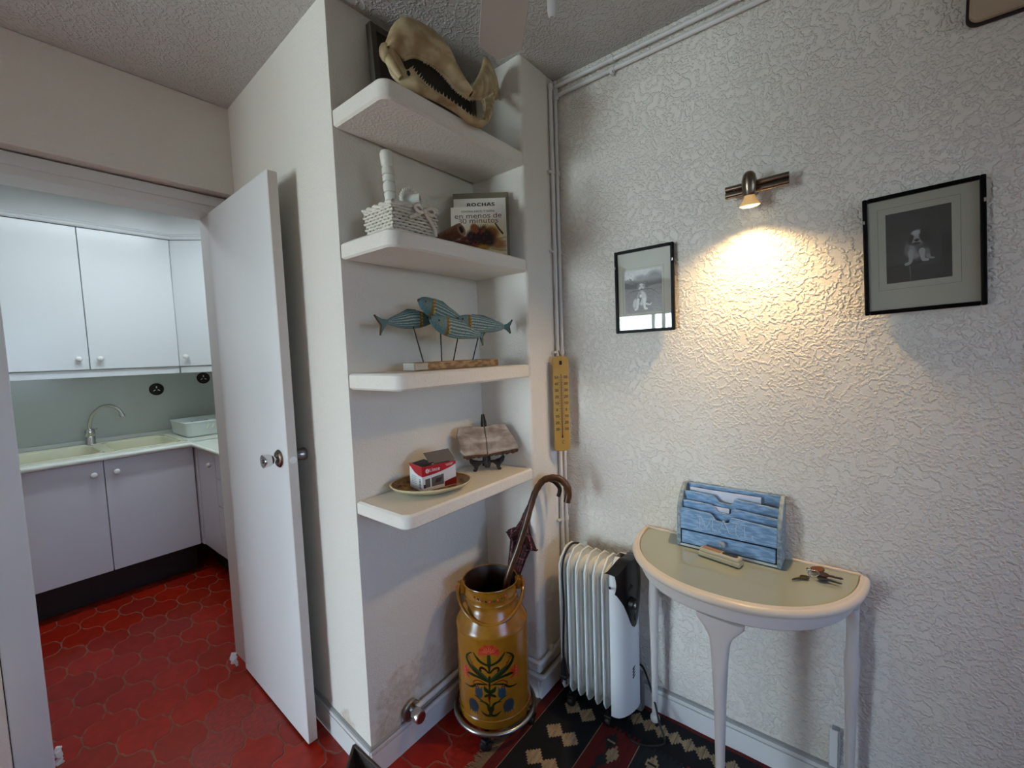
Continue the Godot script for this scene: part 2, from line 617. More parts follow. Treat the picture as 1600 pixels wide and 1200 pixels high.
func room() -> void:
	var H := 2.48
	# floor slab: the bed of grout under the tiles
	var mb := MB.new()
	wallbox(mb, -4.4, 1.76, -0.2, -0.0014, -4.3, 2.8)
	struct("floor", mb, M.grout)
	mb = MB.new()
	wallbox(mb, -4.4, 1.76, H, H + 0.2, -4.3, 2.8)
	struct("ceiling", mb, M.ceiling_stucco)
	mb = MB.new()
	wallbox(mb, 1.56, 1.76, 0, H, -1.0, 2.8)
	struct("wall_right", mb, M.white_stucco)
	# the solid block whose left face is the bright wall, whose front is the niche back and the column
	mb = MB.new()
	mb.prism(planpoly([0.743, -1.25, 0.785, -2.13, 0.80, -2.36, 1.76, -2.36, 1.76, -0.985, 1.355, -0.985, 1.347, -0.990, 1.343, -1.0, 1.352, -1.25, 0.753, -1.247]), H, 0.0, plan(0.0), 0.75)
	struct("wall_niche", mb, M.fine_stucco)
	# wall with the kitchen doorway
	mb = MB.new()
	wallbox(mb, -1.25, -0.005, 0, H, -2.34, -2.13)
	wallbox(mb, -0.02, 0.83, 2.118, H, -2.34, -2.13)
	struct("wall_doorway", mb, M.fine_stucco)
	# far room: left wall with the terrace window opening, unseen partition placed to darken the right wall, wall behind the camera
	mb = MB.new()
	wallbox(mb, -4.35, -4.2, 0, H, -1.90, 2.8)
	wallbox(mb, -4.35, -4.2, 0, H, -4.26, -3.40)
	wallbox(mb, -4.35, -4.2, 2.02, H, -3.41, -1.89)
	wallbox(mb, -4.35, -4.2, 0, 0.06, -3.41, -1.89)
	struct("wall_left", mb, M.white_stucco)
	mb = MB.new()
	wallbox(mb, -0.76, -0.62, 0, H, -1.0, 2.8)
	struct("wall_unseen_partition", mb, M.white_stucco)
	mb = MB.new()
	wallbox(mb, -4.35, -0.48, 0, H, 2.6, 2.8)
	wallbox(mb, 0.88, 1.76, 0, H, 2.6, 2.8)
	wallbox(mb, -0.5, 0.9, 0, 1.0, 2.6, 2.8)
	wallbox(mb, -0.5, 0.9, 2.1, H, 2.6, 2.8)
	struct("wall_behind", mb, M.white_stucco)
	# windows: the one behind the camera is added, for the fill light
	window_frame("window_1", V(-4.235, 1.04, -2.65), V(1, 0, 0), 1.50, 1.94, 2)
	window_frame("added_window_2", V(0.2, 1.55, 2.7), V(0, 0, -1), 1.36, 1.08, 2)

	# door casing round the kitchen doorway
	mb = MB.new()
	wallbox(mb, -0.003, 0.088, 0.0, 2.112, -2.33, -2.18)
	wallbox(mb, 0.705, 0.79, 0.0, 2.112, -2.33, -2.185)
	wallbox(mb, 0.05, 0.79, 2.07, 2.112, -2.33, -2.18)
	wallbox(mb, 0.05, 0.79, 2.04, 2.075, -2.33, -2.188)
	var cas := struct("door_1", mb, M.white_paint)
	mb = MB.new()
	wallbox(mb, -0.01, 0.79, 2.112, 2.1175, -2.30, -2.20)
	wallbox(mb, -0.0085, -0.003, 0.0, 2.112, -2.30, -2.19)
	part(cas, "casing_crack", mb, M.dark_gap)  # dark crack between casing and wall
	for p in [V(0.10, 0.02, -2.20), V(0.665, 0.03, -2.215)]:
		mb = MB.new()
		for i in 6:
			mb.rbox(p + V(rng.randf_range(-0.008, 0.006), -0.015 + i * 0.009, rng.randf_range(-0.006, 0.006)), V(1, 1.2, 0.8) * rng.randf_range(0.010, 0.022), 0.003, Basis(V(1, 2, 3).normalized(), rng.randf_range(-1.5, 1.5)))
		part(cas, "chipped_plaster", mb, M.white_plastic)
	# baseboards: a board with a stepped cap
	var runs := [["baseboard_right", V(1.56, 0, -0.985), V(1.56, 0, 2.6), V(-1, 0, 0)], ["baseboard_niche", V(0.735, 0, -1.25), V(1.352, 0, -1.25), V(0, 0, 1)],
		["baseboard_left", V(0.743, 0, -1.243), V(0.783, 0, -2.1), V(-1, 0, -0.05)], ["baseboard_column", V(1.345, 0, -1.24), V(1.345, 0, -0.985), V(-1, 0, 0)], ["baseboard_front", V(1.336, 0, -0.985), V(1.55, 0, -0.985), V(0, 0, 1)]]
	for r in runs:
		var d: Vector3 = (r[2] - r[1]).normalized()
		var nn: Vector3 = r[3].normalized()
		mb = MB.new()
		var prof := poly([0, 0, 0.013, 0, 0.013, 0.080, 0.0, 0.080])
		mb.prism(prof, r[1].distance_to(r[2]), 0.0015, Transform3D(Basis(nn, Vector3.UP, nn.cross(Vector3.UP)), r[1] if nn.cross(Vector3.UP).dot(d) > 0 else r[2]))
		var bb := struct(r[0], mb, M.white_paint)
		mb = MB.new()
		mb.prism(poly([0, 0.0825, 0.0115, 0.0825, 0.0125, 0.084, 0.0125, 0.095, 0.0115, 0.0962, 0.0, 0.0962]), r[1].distance_to(r[2]), 0.0, Transform3D(Basis(nn, Vector3.UP, nn.cross(Vector3.UP)), r[1] if nn.cross(Vector3.UP).dot(d) > 0 else r[2]), 0.8)
		part(bb, "cap_moulding", mb, M.white_paint)
		mb = MB.new()
		mb.prism(poly([0, 0.0965, 0.0105, 0.0965, 0.0095, 0.1035, 0.003, 0.106, 0.0, 0.106]), r[1].distance_to(r[2]), 0.0, Transform3D(Basis(nn, Vector3.UP, nn.cross(Vector3.UP)), r[1] if nn.cross(Vector3.UP).dot(d) > 0 else r[2]), 0.8)
		part(bb, "grey_cap", mb, M.trim_grey)

func window_frame(called: String, c: Vector3, n: Vector3, w: float, h: float, bars: int) -> void:
	var mb := MB.new()
	var x := Vector3.UP.cross(n)
	var b := Basis(x, Vector3.UP, n)
	for s in [-1, 1]:
		mb.rbox(c + x * s * (w / 2 - 0.025), V(0.06, h, 0.06), 0.004, b)
		mb.rbox(c + Vector3.UP * s * (h / 2 - 0.025), V(w, 0.06, 0.06), 0.004, b)
	for i in bars:
		mb.rbox(c + x * w * ((i + 1.0) / (bars + 1) - 0.5) * (0.35 if bars == 2 else 1.0), V(0.055, h - 0.08, 0.05), 0.004, b)
	var o := struct(called, mb, M.white_paint)
	if not M.has("pane"):
		var g := mat("pane", Color(1, 1, 1, 0.06), 0.03)
		g.transparency = BaseMaterial3D.TRANSPARENCY_ALPHA
	mb = MB.new()
	mb.rbox(c, V(w - 0.09, h - 0.09, 0.005), 0.001, b)
	part(o, "pane", mb, M.pane)

# red lantern-shaped tiles
func tile_poly() -> PackedVector2Array:
	var e := func(a: Vector2, b: Vector2, nn: Vector2) -> Array:
		var o := []
		for i in 10:
			var t := i / 10.0
			o.push_back(a.lerp(b, t) + nn * (-0.0095 * sin(TAU * t) + 0.0055 * sin(2 * TAU * t)))
		return o
	var T := Vector2(0, 0.1155)
	var R := Vector2(0.08, 0.032)
	var L := Vector2(-0.08, 0.032)
	var nr := Vector2(0.72, 0.69)
	var nl := Vector2(-0.72, 0.69)
	var er: Array = e.call(T, R, nr)          # top to right
	var el: Array = e.call(T, L, nl)
	var p := PackedVector2Array()
	for q in er:
		p.push_back(q)
	p.push_back(R)
	# right lower edge is the upper left edge shifted
	var sh := Vector2(0.08, -0.1475)
	var lo := []
	for q in el:
		lo.push_back(q + sh)
	lo.push_back(L + sh)
	lo.reverse()                                # from (0,-.1155) .. to (.08,-.032): reversed below
	lo.reverse()
	for q in lo:
		p.push_back(q)
	var sl := Vector2(-0.08, -0.1475)
	var ll := []
	for q in er:
		ll.push_back(q + sl)
	ll.push_back(R + sl)
	ll.reverse()
	for q in ll:
		p.push_back(q)
	p.push_back(L)
	el.reverse()
	for q in el:
		p.push_back(q)
	var out := PackedVector2Array()
	for q in p:
		if out.is_empty() or out[-1].distance_to(q) > 0.001:
			out.push_back(q)
	if out[0].distance_to(out[-1]) < 0.001:
		out.remove_at(out.size() - 1)
	return Geometry2D.offset_polygon(out, -0.0023)[0]

func floor_tiles() -> void:
	var fl: Node3D = get_node("floor")
	var mb := MB.new()
	mb.prism(tile_poly(), 0.011, 0.0016, Transform3D(Basis(Vector3.RIGHT, Vector3(0, 0, -1), Vector3.UP), V(0, -0.011, 0)))
	var tm := mb.mesh()
	var turn := Basis(Vector3.UP, deg_to_rad(-2.0))
	var rest := []
	for j in range(-22, 34):
		for i in range(-34, 14):
			var q := turn * V(i * 0.16 + (0.08 if posmod(j, 2) else 0.0), 0, j * 0.1475) + V(0.393, 0, -1.9555)
			if q.x < -4.15 or q.x > 1.6 or q.z > 2.65 or q.z < -4.1:
				continue
			var hall := q.x > -0.1 and q.x < 1.30 and q.z > -2.2 and q.z < -0.90 and not (q.x > 0.82 and q.z < -1.3)
			var kit := q.x > 0.02 and q.x < 0.98 and q.z > -3.62 and q.z <= -2.2
			if not (hall or kit):
				if q.x > 0.86 and q.z < -1.34 and q.z > -2.3:
					continue
				rest.push_back(q)
				continue
			var o := MeshInstance3D.new()
			o.name = "tile"
			o.mesh = tm
			var k := rng.randi() % 9
			o.material_override = M.rough_tile if k == 8 or (absf(q.x - 0.56) < 0.1 and absf(q.z + 1.9) < 0.11) else M["red_tile_%d" % (k % 4)]
			o.transform = Transform3D(turn.rotated(Vector3.RIGHT, rng.randf_range(-0.003, 0.003)), q + V(0, rng.randf_range(-0.0008, 0.0008), 0))
			fl.add_child(o, true)
	var mm := MultiMesh.new()
	mm.transform_format = MultiMesh.TRANSFORM_3D
	mm.mesh = tm
	mm.instance_count = rest.size()
	for i in rest.size():
		mm.set_instance_transform(i, Transform3D(turn, rest[i]))
	var mi := MultiMeshInstance3D.new()
	mi.name = "more_tiles"
	mi.multimesh = mm
	mi.material_override = M.red_tile_1
	mi.set_meta("kind", "stuff")
	fl.add_child(mi)

# ---------------------------------------------------------------- kitchen
func knob(parent: Node3D, at: Vector3, n: Vector3) -> void:
	var mb := MB.new()
	var f := facing(n, at)
	mb.lathe([Vector2(0.006, -0.002), Vector2(0.006, 0.010), Vector2(0.013, 0.014), Vector2(0.0165, 0.021), Vector2(0.014, 0.029), Vector2(0.007, 0.032), Vector2(0.0, 0.0325)], 16, f * Transform3D(Basis(Vector3.RIGHT, PI / 2), Vector3.ZERO))
	part(parent, "knob", mb, M.knob_white)

func front(parent: Node3D, called: String, a: Vector3, b: Vector3, m: Material) -> MeshInstance3D:
	var mb := MB.new()
	mb.rbox((a + b) / 2, (b - a).abs(), 0.0025)
	return part(parent, called, mb, m)

func kitchen() -> void:
	var H := 2.48
	var mb := MB.new()
	wallbox(mb, -4.35, 1.7, 0, H, -4.26, -4.06)
	struct("wall_kitchen_back", mb, M.white_paint)
	mb = MB.new()
	wallbox(mb, 1.50, 1.7, 0, H, -4.1, -2.3)
	struct("wall_kitchen_right", mb, M.white_paint)
	mb = MB.new()
	wallbox(mb, -1.25, -1.08, 0, H, -4.1, -2.3)
	struct("wall_kitchen_left", mb, M.white_paint)
	# glass splashback
	mb = MB.new()
	wallbox(mb, -1.05, 1.49, 0.90, 1.40, -4.06, -4.052)
	struct("trim_1", mb, M.glass_back)
	# bulkhead above the cupboards and its crown moulding
	var pl := [-1.08, -3.69, 0.938, -3.69, 1.17, -3.46, 1.17, -2.36, 1.5, -2.36, 1.5, -4.06, -1.08, -4.06]
	mb = MB.new()
	mb.prism(planpoly(pl), 0.205, 0.0, plan(2.275))
	struct("wall_bulkhead", mb, M.laminate)
	mb = MB.new()
	for s in [[V(-1.08, 0, -3.69), V(0.938, 0, -3.69)], [V(0.938, 0, -3.69), V(1.17, 0, -3.46)], [V(1.17, 0, -3.46), V(1.17, 0, -2.36)]]:
		mb.tube([s[0] + V(0, 2.258, 0.004), s[1] + V(0, 2.258, 0.004)], 0.014, 10)
		mb.tube([s[0] + V(0, 2.276, 0), s[1] + V(0, 2.276, 0)], 0.008, 8)
	struct("trim_2", mb, M.laminate)
	# wall cupboards
	for k in 1:
		var x0 := -0.878
		var x1 := 0.93
		var c := thing("wall_cabinet", "long white glossy wall cupboard with flat knobbed doors, above the sink", "cabinet", V((x0 + x1) / 2, 1.34, -3.86))
		front(c, "carcass", V(x0, 1.386, -4.05), V(x1, 2.245, -3.715), M.laminate)
		front(c, "pelmet", V(x0, 1.338, -3.735), V(x1, 1.384, -3.705), M.laminate)
		for s in 4:
			var a := x0 + (x1 - x0) * 0.25 * s + 0.002
			var d := front(c, "door", V(a, 1.387, -3.713), V(a + (x1 - x0) * 0.25 - 0.004, 2.242, -3.69), M.laminate)
			knob(d, V(a + ((x1 - x0) * 0.25 - 0.05 if s % 2 == 0 else 0.045), 1.452, -3.69), V(0, 0, 1))
	var cc := thing("corner_wall_cabinet", "white corner wall cupboard with one angled door and a knob", "cabinet", V(1.1, 1.34, -3.7))
	mb = MB.new()
	mb.prism(planpoly([0.935, -3.705, 1.165, -3.475, 1.49, -3.475, 1.49, -4.05, 0.935, -4.05]), 0.86, 0.002, plan(1.386))
	part(cc, "carcass", mb, M.laminate)
	var dd := V(0.70711, 0, 0.70711)
	var dn := V(-0.70711, 0, 0.70711)
	var bs := Basis(dd, Vector3.UP, dn)
	mb = MB.new()
	mb.rbox(V(1.05, 1.8145, -3.59) + dn * 0.002, V(0.318, 0.855, 0.02), 0.0025, bs)
	var cd := part(cc, "door", mb, M.laminate)
	knob(cd, V(0.935, 1.452, -3.69) + dd * 0.055 + dn * 0.012, dn)
	mb = MB.new()
	mb.rbox(V(1.05, 1.361, -3.59) - dn * 0.006, V(0.318, 0.044, 0.016), 0.002, bs)
	part(cc, "pelmet", mb, M.laminate)
	front(cc, "side_carcass", V(1.19, 1.386, -3.47), V(1.49, 2.245, -2.4), M.laminate)
	# base cupboards
	for k in 1:
		var x0 := -0.857
		var x1 := 0.893
		var c := thing("base_cabinet", "long shade-tinted white base cupboard with flat knobbed doors, under the cream sink", "cabinet", V((x0 + x1) / 2, 0.0, -3.75))
		front(c, "carcass", V(x0, 0.2, -4.05), V(x1, 0.715, -3.445), M.laminate_shaded)
		front(c, "rail", V(x0, 0.715, -3.475), V(x1, 0.858, -3.445), M.laminate_shaded)
		front(c, "plinth", V(x0, 0.0, -3.56), V(x1, 0.198, -3.54), M.plinth)
		for s in 4:
			var a := x0 + (x1 - x0) * 0.25 * s + 0.002
			var d := front(c, "door", V(a, 0.2, -3.443), V(a + (x1 - x0) * 0.25 - 0.004, 0.856, -3.42), M.laminate_shaded)
			knob(d, V(a + ((x1 - x0) * 0.25 - 0.048 if s % 2 == 0 else 0.05), 0.785, -3.42), V(0, 0, 1))
	var sc := thing("side_base_cabinet", "narrow shade-tinted white base cupboard beside the drawers, at the corner", "cabinet", V(1.2, 0, -3.23))
	front(sc, "carcass", V(0.93, 0.2, -4.04), V(1.49, 0.86, -3.075), M.laminate_shaded)
	front(sc, "filler", V(0.897, 0.2, -3.45), V(0.927, 0.857, -3.385), M.laminate_shaded)
	front(sc, "plinth", V(1.0, 0, -3.52), V(1.02, 0.198, -3.075), M.plinth)
	var d2 := front(sc, "door", V(0.905, 0.2, -3.382), V(0.928, 0.856, -3.078), M.laminate_shaded)
	knob(d2, V(0.905, 0.775, -3.115), V(-1, 0, 0))
	var du := thing("drawer_unit", "shade-tinted white drawer unit with four knobbed drawers, half behind the open door", "cabinet", V(1.2, 0, -2.86))
	front(du, "carcass", V(0.93, 0.2, -3.07), V(1.49, 0.86, -2.63), M.laminate_shaded)
	front(du, "plinth", V(1.0, 0, -3.07), V(1.02, 0.198, -2.63), M.plinth)
	var ys := [0.2, 0.35, 0.522, 0.696, 0.856]
	for i in 4:
		var dr := front(du, "drawer", V(0.905, ys[i] + 0.0015, -3.072), V(0.928, ys[i + 1] - 0.0015, -2.632), M.laminate_shaded)
		knob(dr, V(0.905, [0.255, 0.413, 0.588, 0.765][i], -2.845), V(-1, 0, 0))
	# worktop with a hole for the sink bowls
	var wt := thing("worktop", "white L-shaped kitchen worktop with a rounded front edge", "worktop", V(0.5, 0.862, -3.7))
	mb = MB.new()
	for r in [[-0.9, 1.49, -3.468, -3.395], [-0.9, 1.49, -4.05, -3.99], [-0.9, 0.02, -4.0, -3.46], [0.875, 1.49, -4.0, -3.46], [0.88, 1.49, -3.42, -2.63]]:
		mb.rbox(V((r[0] + r[1]) / 2, 0.876, (r[2] + r[3]) / 2), V(r[1] - r[0], 0.029, r[3] - r[2]), 0.004)
	part(wt, "top", mb, M.worktop_white)
	mb = MB.new()
	mb.tube([V(-0.9, 0.8755, -3.395), V(0.878, 0.8755, -3.395), V(0.878, 0.8755, -2.63)], 0.0148, 10)
	part(wt, "rounded_edge", mb, M.worktop_white)
	mb = MB.new()
	mb.rbox(V(0.3, 0.903, -4.043), V(2.4, 0.026, 0.014), 0.004)
	part(wt, "upstand", mb, M.worktop_white)
	var sk := thing("kitchen_sink", "cream double-bowl kitchen sink set into the white worktop", "sink", V(0.45, 0.7, -3.73))
	mb = MB.new()
	for b in [[0.04, 0.475], [0.525, 0.845]]:
		var cx: float = (b[0] + b[1]) / 2
		var w: float = b[1] - b[0]
		var loops := []
		for l in [[0.0, 0.893, 0.0], [0.014, 0.894, 0.0], [0.020, 0.886, 0.0], [0.034, 0.78, 0.0], [0.06, 0.755, 0.0]]:
			var row := []
			var pr := rrect(w - l[0] * 2 + 0.03, 0.46 - l[0] * 2, 0.1 - l[0] * 0.5, 5)
			for p in pr:
				row.push_back(V(cx + p.x, l[1], -3.715 + p.y))
			row.push_back(row[0])
			loops.push_back(row)
		mb.grid(loops, -1.0)
		var cen := V(cx, 0.753, -3.715)
		for i in loops[4].size() - 1:
			mb.tri(cen, loops[4][i], loops[4][i + 1], Vector3.UP, Vector3.UP, Vector3.UP)
	part(sk, "bowl", mb, M.sink_cream)
	mb = MB.new()
	for r in [[0.012, 0.88, -3.972, -3.938], [0.012, 0.88, -3.492, -3.466], [0.012, 0.034, -3.95, -3.48], [0.478, 0.522, -3.95, -3.48], [0.853, 0.88, -3.95, -3.48]]:
		mb.rbox(V((r[0] + r[1]) / 2, 0.8925, (r[2] + r[3]) / 2), V(r[1] - r[0], 0.007, r[3] - r[2]), 0.003)
	part(sk, "rim", mb, M.sink_cream)
	for x in [0.26, 0.69]:
		mb = MB.new()
		mb.lathe([Vector2(0.0, 0.7545), Vector2(0.03, 0.7545), Vector2(0.036, 0.7565), Vector2(0.036, 0.753)], 18, Transform3D(Basis.IDENTITY, V(x, 0, -3.715)))
		part(sk, "drain", mb, M.steel)
	var fa := thing("kitchen_tap", "chrome swan-neck mixer tap behind the cream sink", "tap", V(0.475, 0.896, -3.955))
	mb = MB.new()
	mb.lathe([Vector2(0.0, 0.895), Vector2(0.028, 0.895), Vector2(0.028, 0.90), Vector2(0.0255, 0.905), Vector2(0.0255, 0.945), Vector2(0.024, 0.947), Vector2(0.026, 0.950), Vector2(0.026, 0.985), Vector2(0.022, 0.995), Vector2(0, 0.996)], 20, Transform3D(Basis.IDENTITY, V(0.478, 0, -3.955)))
	part(fa, "body", mb, M.chrome)
	mb = MB.new()
	mb.tube(spline([V(0.478, 0.98, -3.955), V(0.480, 1.03, -3.950), V(0.498, 1.09, -3.935), V(0.54, 1.135, -3.915), V(0.585, 1.14, -3.89), V(0.618, 1.112, -3.87), V(0.632, 1.075, -3.86)], 6), 0.0105, 10)
	part(fa, "spout", mb, M.chrome)
	mb = MB.new()
	mb.tube([V(0.628, 1.085, -3.863), V(0.634, 1.062, -3.858)], 0.0145, 12)
	part(fa, "aerator", mb, M.chrome)
	mb = MB.new()
	mb.bar(V(0.478, 0.99, -3.955), V(0.505, 1.0, -3.90), 0.012, 0.008, 0.003)
	part(fa, "lever", mb, M.chrome)
	# plastic tray on the worktop corner
	var tr := thing("dish_tray", "pale plastic dish tray with slotted side on the worktop corner", "tray", V(1.1, 0.891, -3.77))
	mb = MB.new()
	var tl := []
	for l in [[0.02, 0.8915, 0], [0.006, 0.905, 0], [0.0, 0.985, 0], [-0.006, 0.992, 0], [-0.004, 0.996, 0], [0.006, 0.992, 0], [0.012, 0.915, 0], [0.03, 0.90, 0]]:
		var row := []
		for p in rrect(0.42 - l[0] * 2, 0.38 - l[0] * 2, 0.035, 4):
			row.push_back(V(1.115 + p.x, l[1], -3.775 + p.y))
		row.push_back(row[0])
		tl.push_back(row)
	mb.grid(tl, -1.0)
	for e in [0, 7]:
		for i in tl[e].size() - 1:
			mb.tri(V(1.115, tl[e][0].y, -3.775), tl[e][i], tl[e][i + 1], Vector3.UP, Vector3.UP, Vector3.UP)
	if not M.has("pale_plastic"):
		mat("pale_plastic", Color(0.85, 0.885, 0.87), 0.35)
	part(tr, "basin", mb, M.pale_plastic)
	for i in 6:
		mb = MB.new()
		mb.rbox(V(1.03 + i * 0.034, 0.958, -3.5825), V(0.012, 0.034, 0.004), 0.0015, Basis(Vector3.BACK, -0.45))
		part(tr, "slot", mb, M.worktop_white)
	mb = MB.new()
	mb.prism(rrect(0.12, 0.028, 0.013), 0.004, 0.0, Transform3D(Basis(Vector3.RIGHT, -PI / 2), V(1.0, 0.995, -3.63)))
	mb.rbox(V(1.0, 0.993, -3.635), V(0.2, 0.004, 0.06), 0.0015)
	part(tr, "rim_flange", mb, M.pale_plastic)
	mb = MB.new()
	mb.prism(rrect(0.105, 0.02, 0.0095), 0.001, 0.0, Transform3D(Basis(Vector3.RIGHT, -PI / 2), V(1.0, 0.9992, -3.632)))
	part(tr, "hand_hole", mb, M.dark_gap)
	# round fittings on the splashback
	for k in 2:
		var p: Vector3 = [V(0.866, 1.222, -4.052), V(1.165, 1.285, -4.052)][k]
		var so := thing("wall_socket", ["round dark socket with three holes on the splashback above the tap", "round dark fitting tucked under the corner wall cupboard"][k], "socket", p)
		var at := Transform3D(Basis(Vector3.RIGHT, PI / 2), p)
		mb = MB.new()
		mb.lathe([Vector2(0.0, 0.0), Vector2(0.044, 0.0), Vector2(0.044, 0.006), Vector2(0.039, 0.012), Vector2(0.034, 0.011), Vector2(0.032, 0.004), Vector2(0, 0.004)], 22, at)
		part(so, "ring", mb, M.plinth)
		for a in 3:
			mb = MB.new()
			var q := V(cos(a * TAU / 3 + PI / 2), sin(a * TAU / 3 + PI / 2), 0)
			mb.rbox(p + q * 0.015 + V(0, 0, 0.006), V(0.007, 0.016, 0.006), 0.002, Basis(Vector3.BACK, a * TAU / 3))
			part(so, "contact", mb, M.worktop_white)
	# ceiling lamp, out of view, placed to light the cupboards from above
	var kl := thing("unseen_kitchen_lamp", "unseen white tube lamp on the kitchen ceiling, out of view, lighting the cupboards", "lamp", V(0.55, 2.44, -2.95))
	mb = MB.new()
	mb.rbox(V(0.55, 2.457, -2.95), V(0.12, 0.04, 1.0), 0.01)
	part(kl, "base", mb, M.white_plastic)
	var em := mat("lamp_glow", Color(1, 1, 1), 0.5)
	em.emission_enabled = true
	em.emission = Color(0.93, 0.98, 1.0)
	em.emission_energy_multiplier = 2.0
	mb = MB.new()
	mb.rbox(V(0.55, 2.425, -2.95), V(0.1, 0.03, 0.96), 0.012)
	part(kl, "lamp_tube", mb, em)
	area_light("unseen_kitchen_lamp_light", V(0.55, 2.405, -2.95), V(0.001, -1, 0.0), Vector2(0.1, 0.9), Color(0.91, 0.975, 1.0), KLAMP)

func door_leaf() -> void:
	var d := thing("interior_door", "plain white interior door standing open against the bright wall", "door", V(0.69, 0, -1.85))
	var hinge := V(0.6855, 0, -2.160)
	var fr := V(0.6645, 0, -1.533)
	var dir := (fr - hinge).normalized()
	var nx := V(dir.z, 0, -dir.x)
	var b := Basis(nx, Vector3.UP, dir)
	var c := (hinge + fr) / 2 + nx * 0.0185
	var mb := MB.new()
	mb.rbox(c + V(0, 1.021, 0), V(0.034, 2.018, hinge.distance_to(fr) - 0.003), 0.0025, b)
	part(d, "door_panel", mb, M.door_paint)
	mb = MB.new()
	mb.rbox(fr + nx * 0.0185 - dir * 0.001 + V(0, 1.021, 0), V(0.031, 2.014, 0.005), 0.001, b)
	part(d, "shaded_edge_strip", mb, M.door_edge_shaded)  # strip carries the shade of the door edge in its colour
	for s in [-1.0, 1.0]:
		var base := fr - dir * 0.068 + V(0, 1.055, 0) + nx * (0.0015 if s < 0 else 0.0355)
		var at := Transform3D(Basis(dir, nx * s, dir.cross(nx * s)), base)
		mb = MB.new()
		mb.lathe([Vector2(0, 0), Vector2(0.031, 0), Vector2(0.032, 0.003), Vector2(0.027, 0.009), Vector2(0.014, 0.013), Vector2(0, 0.013)], 26, at)
		var ro := part(d, "rosette", mb, M.nickel if s < 0 else M.steel)
		mb = MB.new()
		mb.lathe([Vector2(0.009, 0.008), Vector2(0.009, 0.020), Vector2(0.016, 0.024), Vector2(0.0205, 0.032), Vector2(0.0235, 0.052), Vector2(0.0225, 0.0555), Vector2(0.0175, 0.0565), Vector2(0.011, 0.052), Vector2(0, 0.052)], 26, at)
		part(ro, "knob", mb, M.chrome if s < 0 else M.steel)
		if s < 0:
			mb = MB.new()
			mb.lathe([Vector2(0.0, 0.058), Vector2(0.0065, 0.0575), Vector2(0.0075, 0.0535), Vector2(0.0075, 0.050)], 16, at)
			part(ro, "lock_button", mb, M.nickel)
	mb = MB.new()
	mb.lathe([Vector2(0, 0.001), Vector2(0.012, 0.001), Vector2(0.012, 0.004), Vector2(0.008, 0.0055), Vector2(0, 0.008)], 16, Transform3D(Basis(nx, dir, nx.cross(dir)), fr + nx * 0.0185 + V(0, 1.055, 0) + dir * 0.001))
	part(d, "latch", mb, M.white_plastic)

func shelves() -> void:
	var tops := [2.142, 1.75, 1.352, 0.946]
	var bots := [2.088, 1.70, 1.302, 0.901]
	var lab := ["white plastered shelf at the top of the niche, under the shark jaw", "white plastered shelf under the wicker basket and cookbooks", "white plastered shelf under the blue fish sculpture", "lowest white plastered shelf, under the oval dish and red box"]
	for i in 4:
		var p := []
		p.append_array([0.741, -1.24])
		var r := 0.036
		for k in 7:
			var a := PI + PI / 2 * k / 6.0
			p.append_array([0.741 + r + r * cos(a), -0.991 - r - r * sin(a)])
		p.append_array([1.349, -0.991, 1.349, -1.24])
		var mb := MB.new()
		var h: float = tops[i] - bots[i]
		mb.prism(planpoly(p), h, 0.006, plan(bots[i]), 0.6)
		var s := struct_thing("wall_shelf", mb, M.shelf_plaster, lab[i], "shelf")
		s.set_meta("group", "built-in plaster shelves in the niche")

func struct_thing(called: String, mb: MB, m: Material, label: String, cat: String) -> MeshInstance3D:
	var o := MeshInstance3D.new()
	o.name = numbered(called)
	o.mesh = mb.mesh()
	o.material_override = m
	add_child(o)
	tag(o, label, cat)
	return o

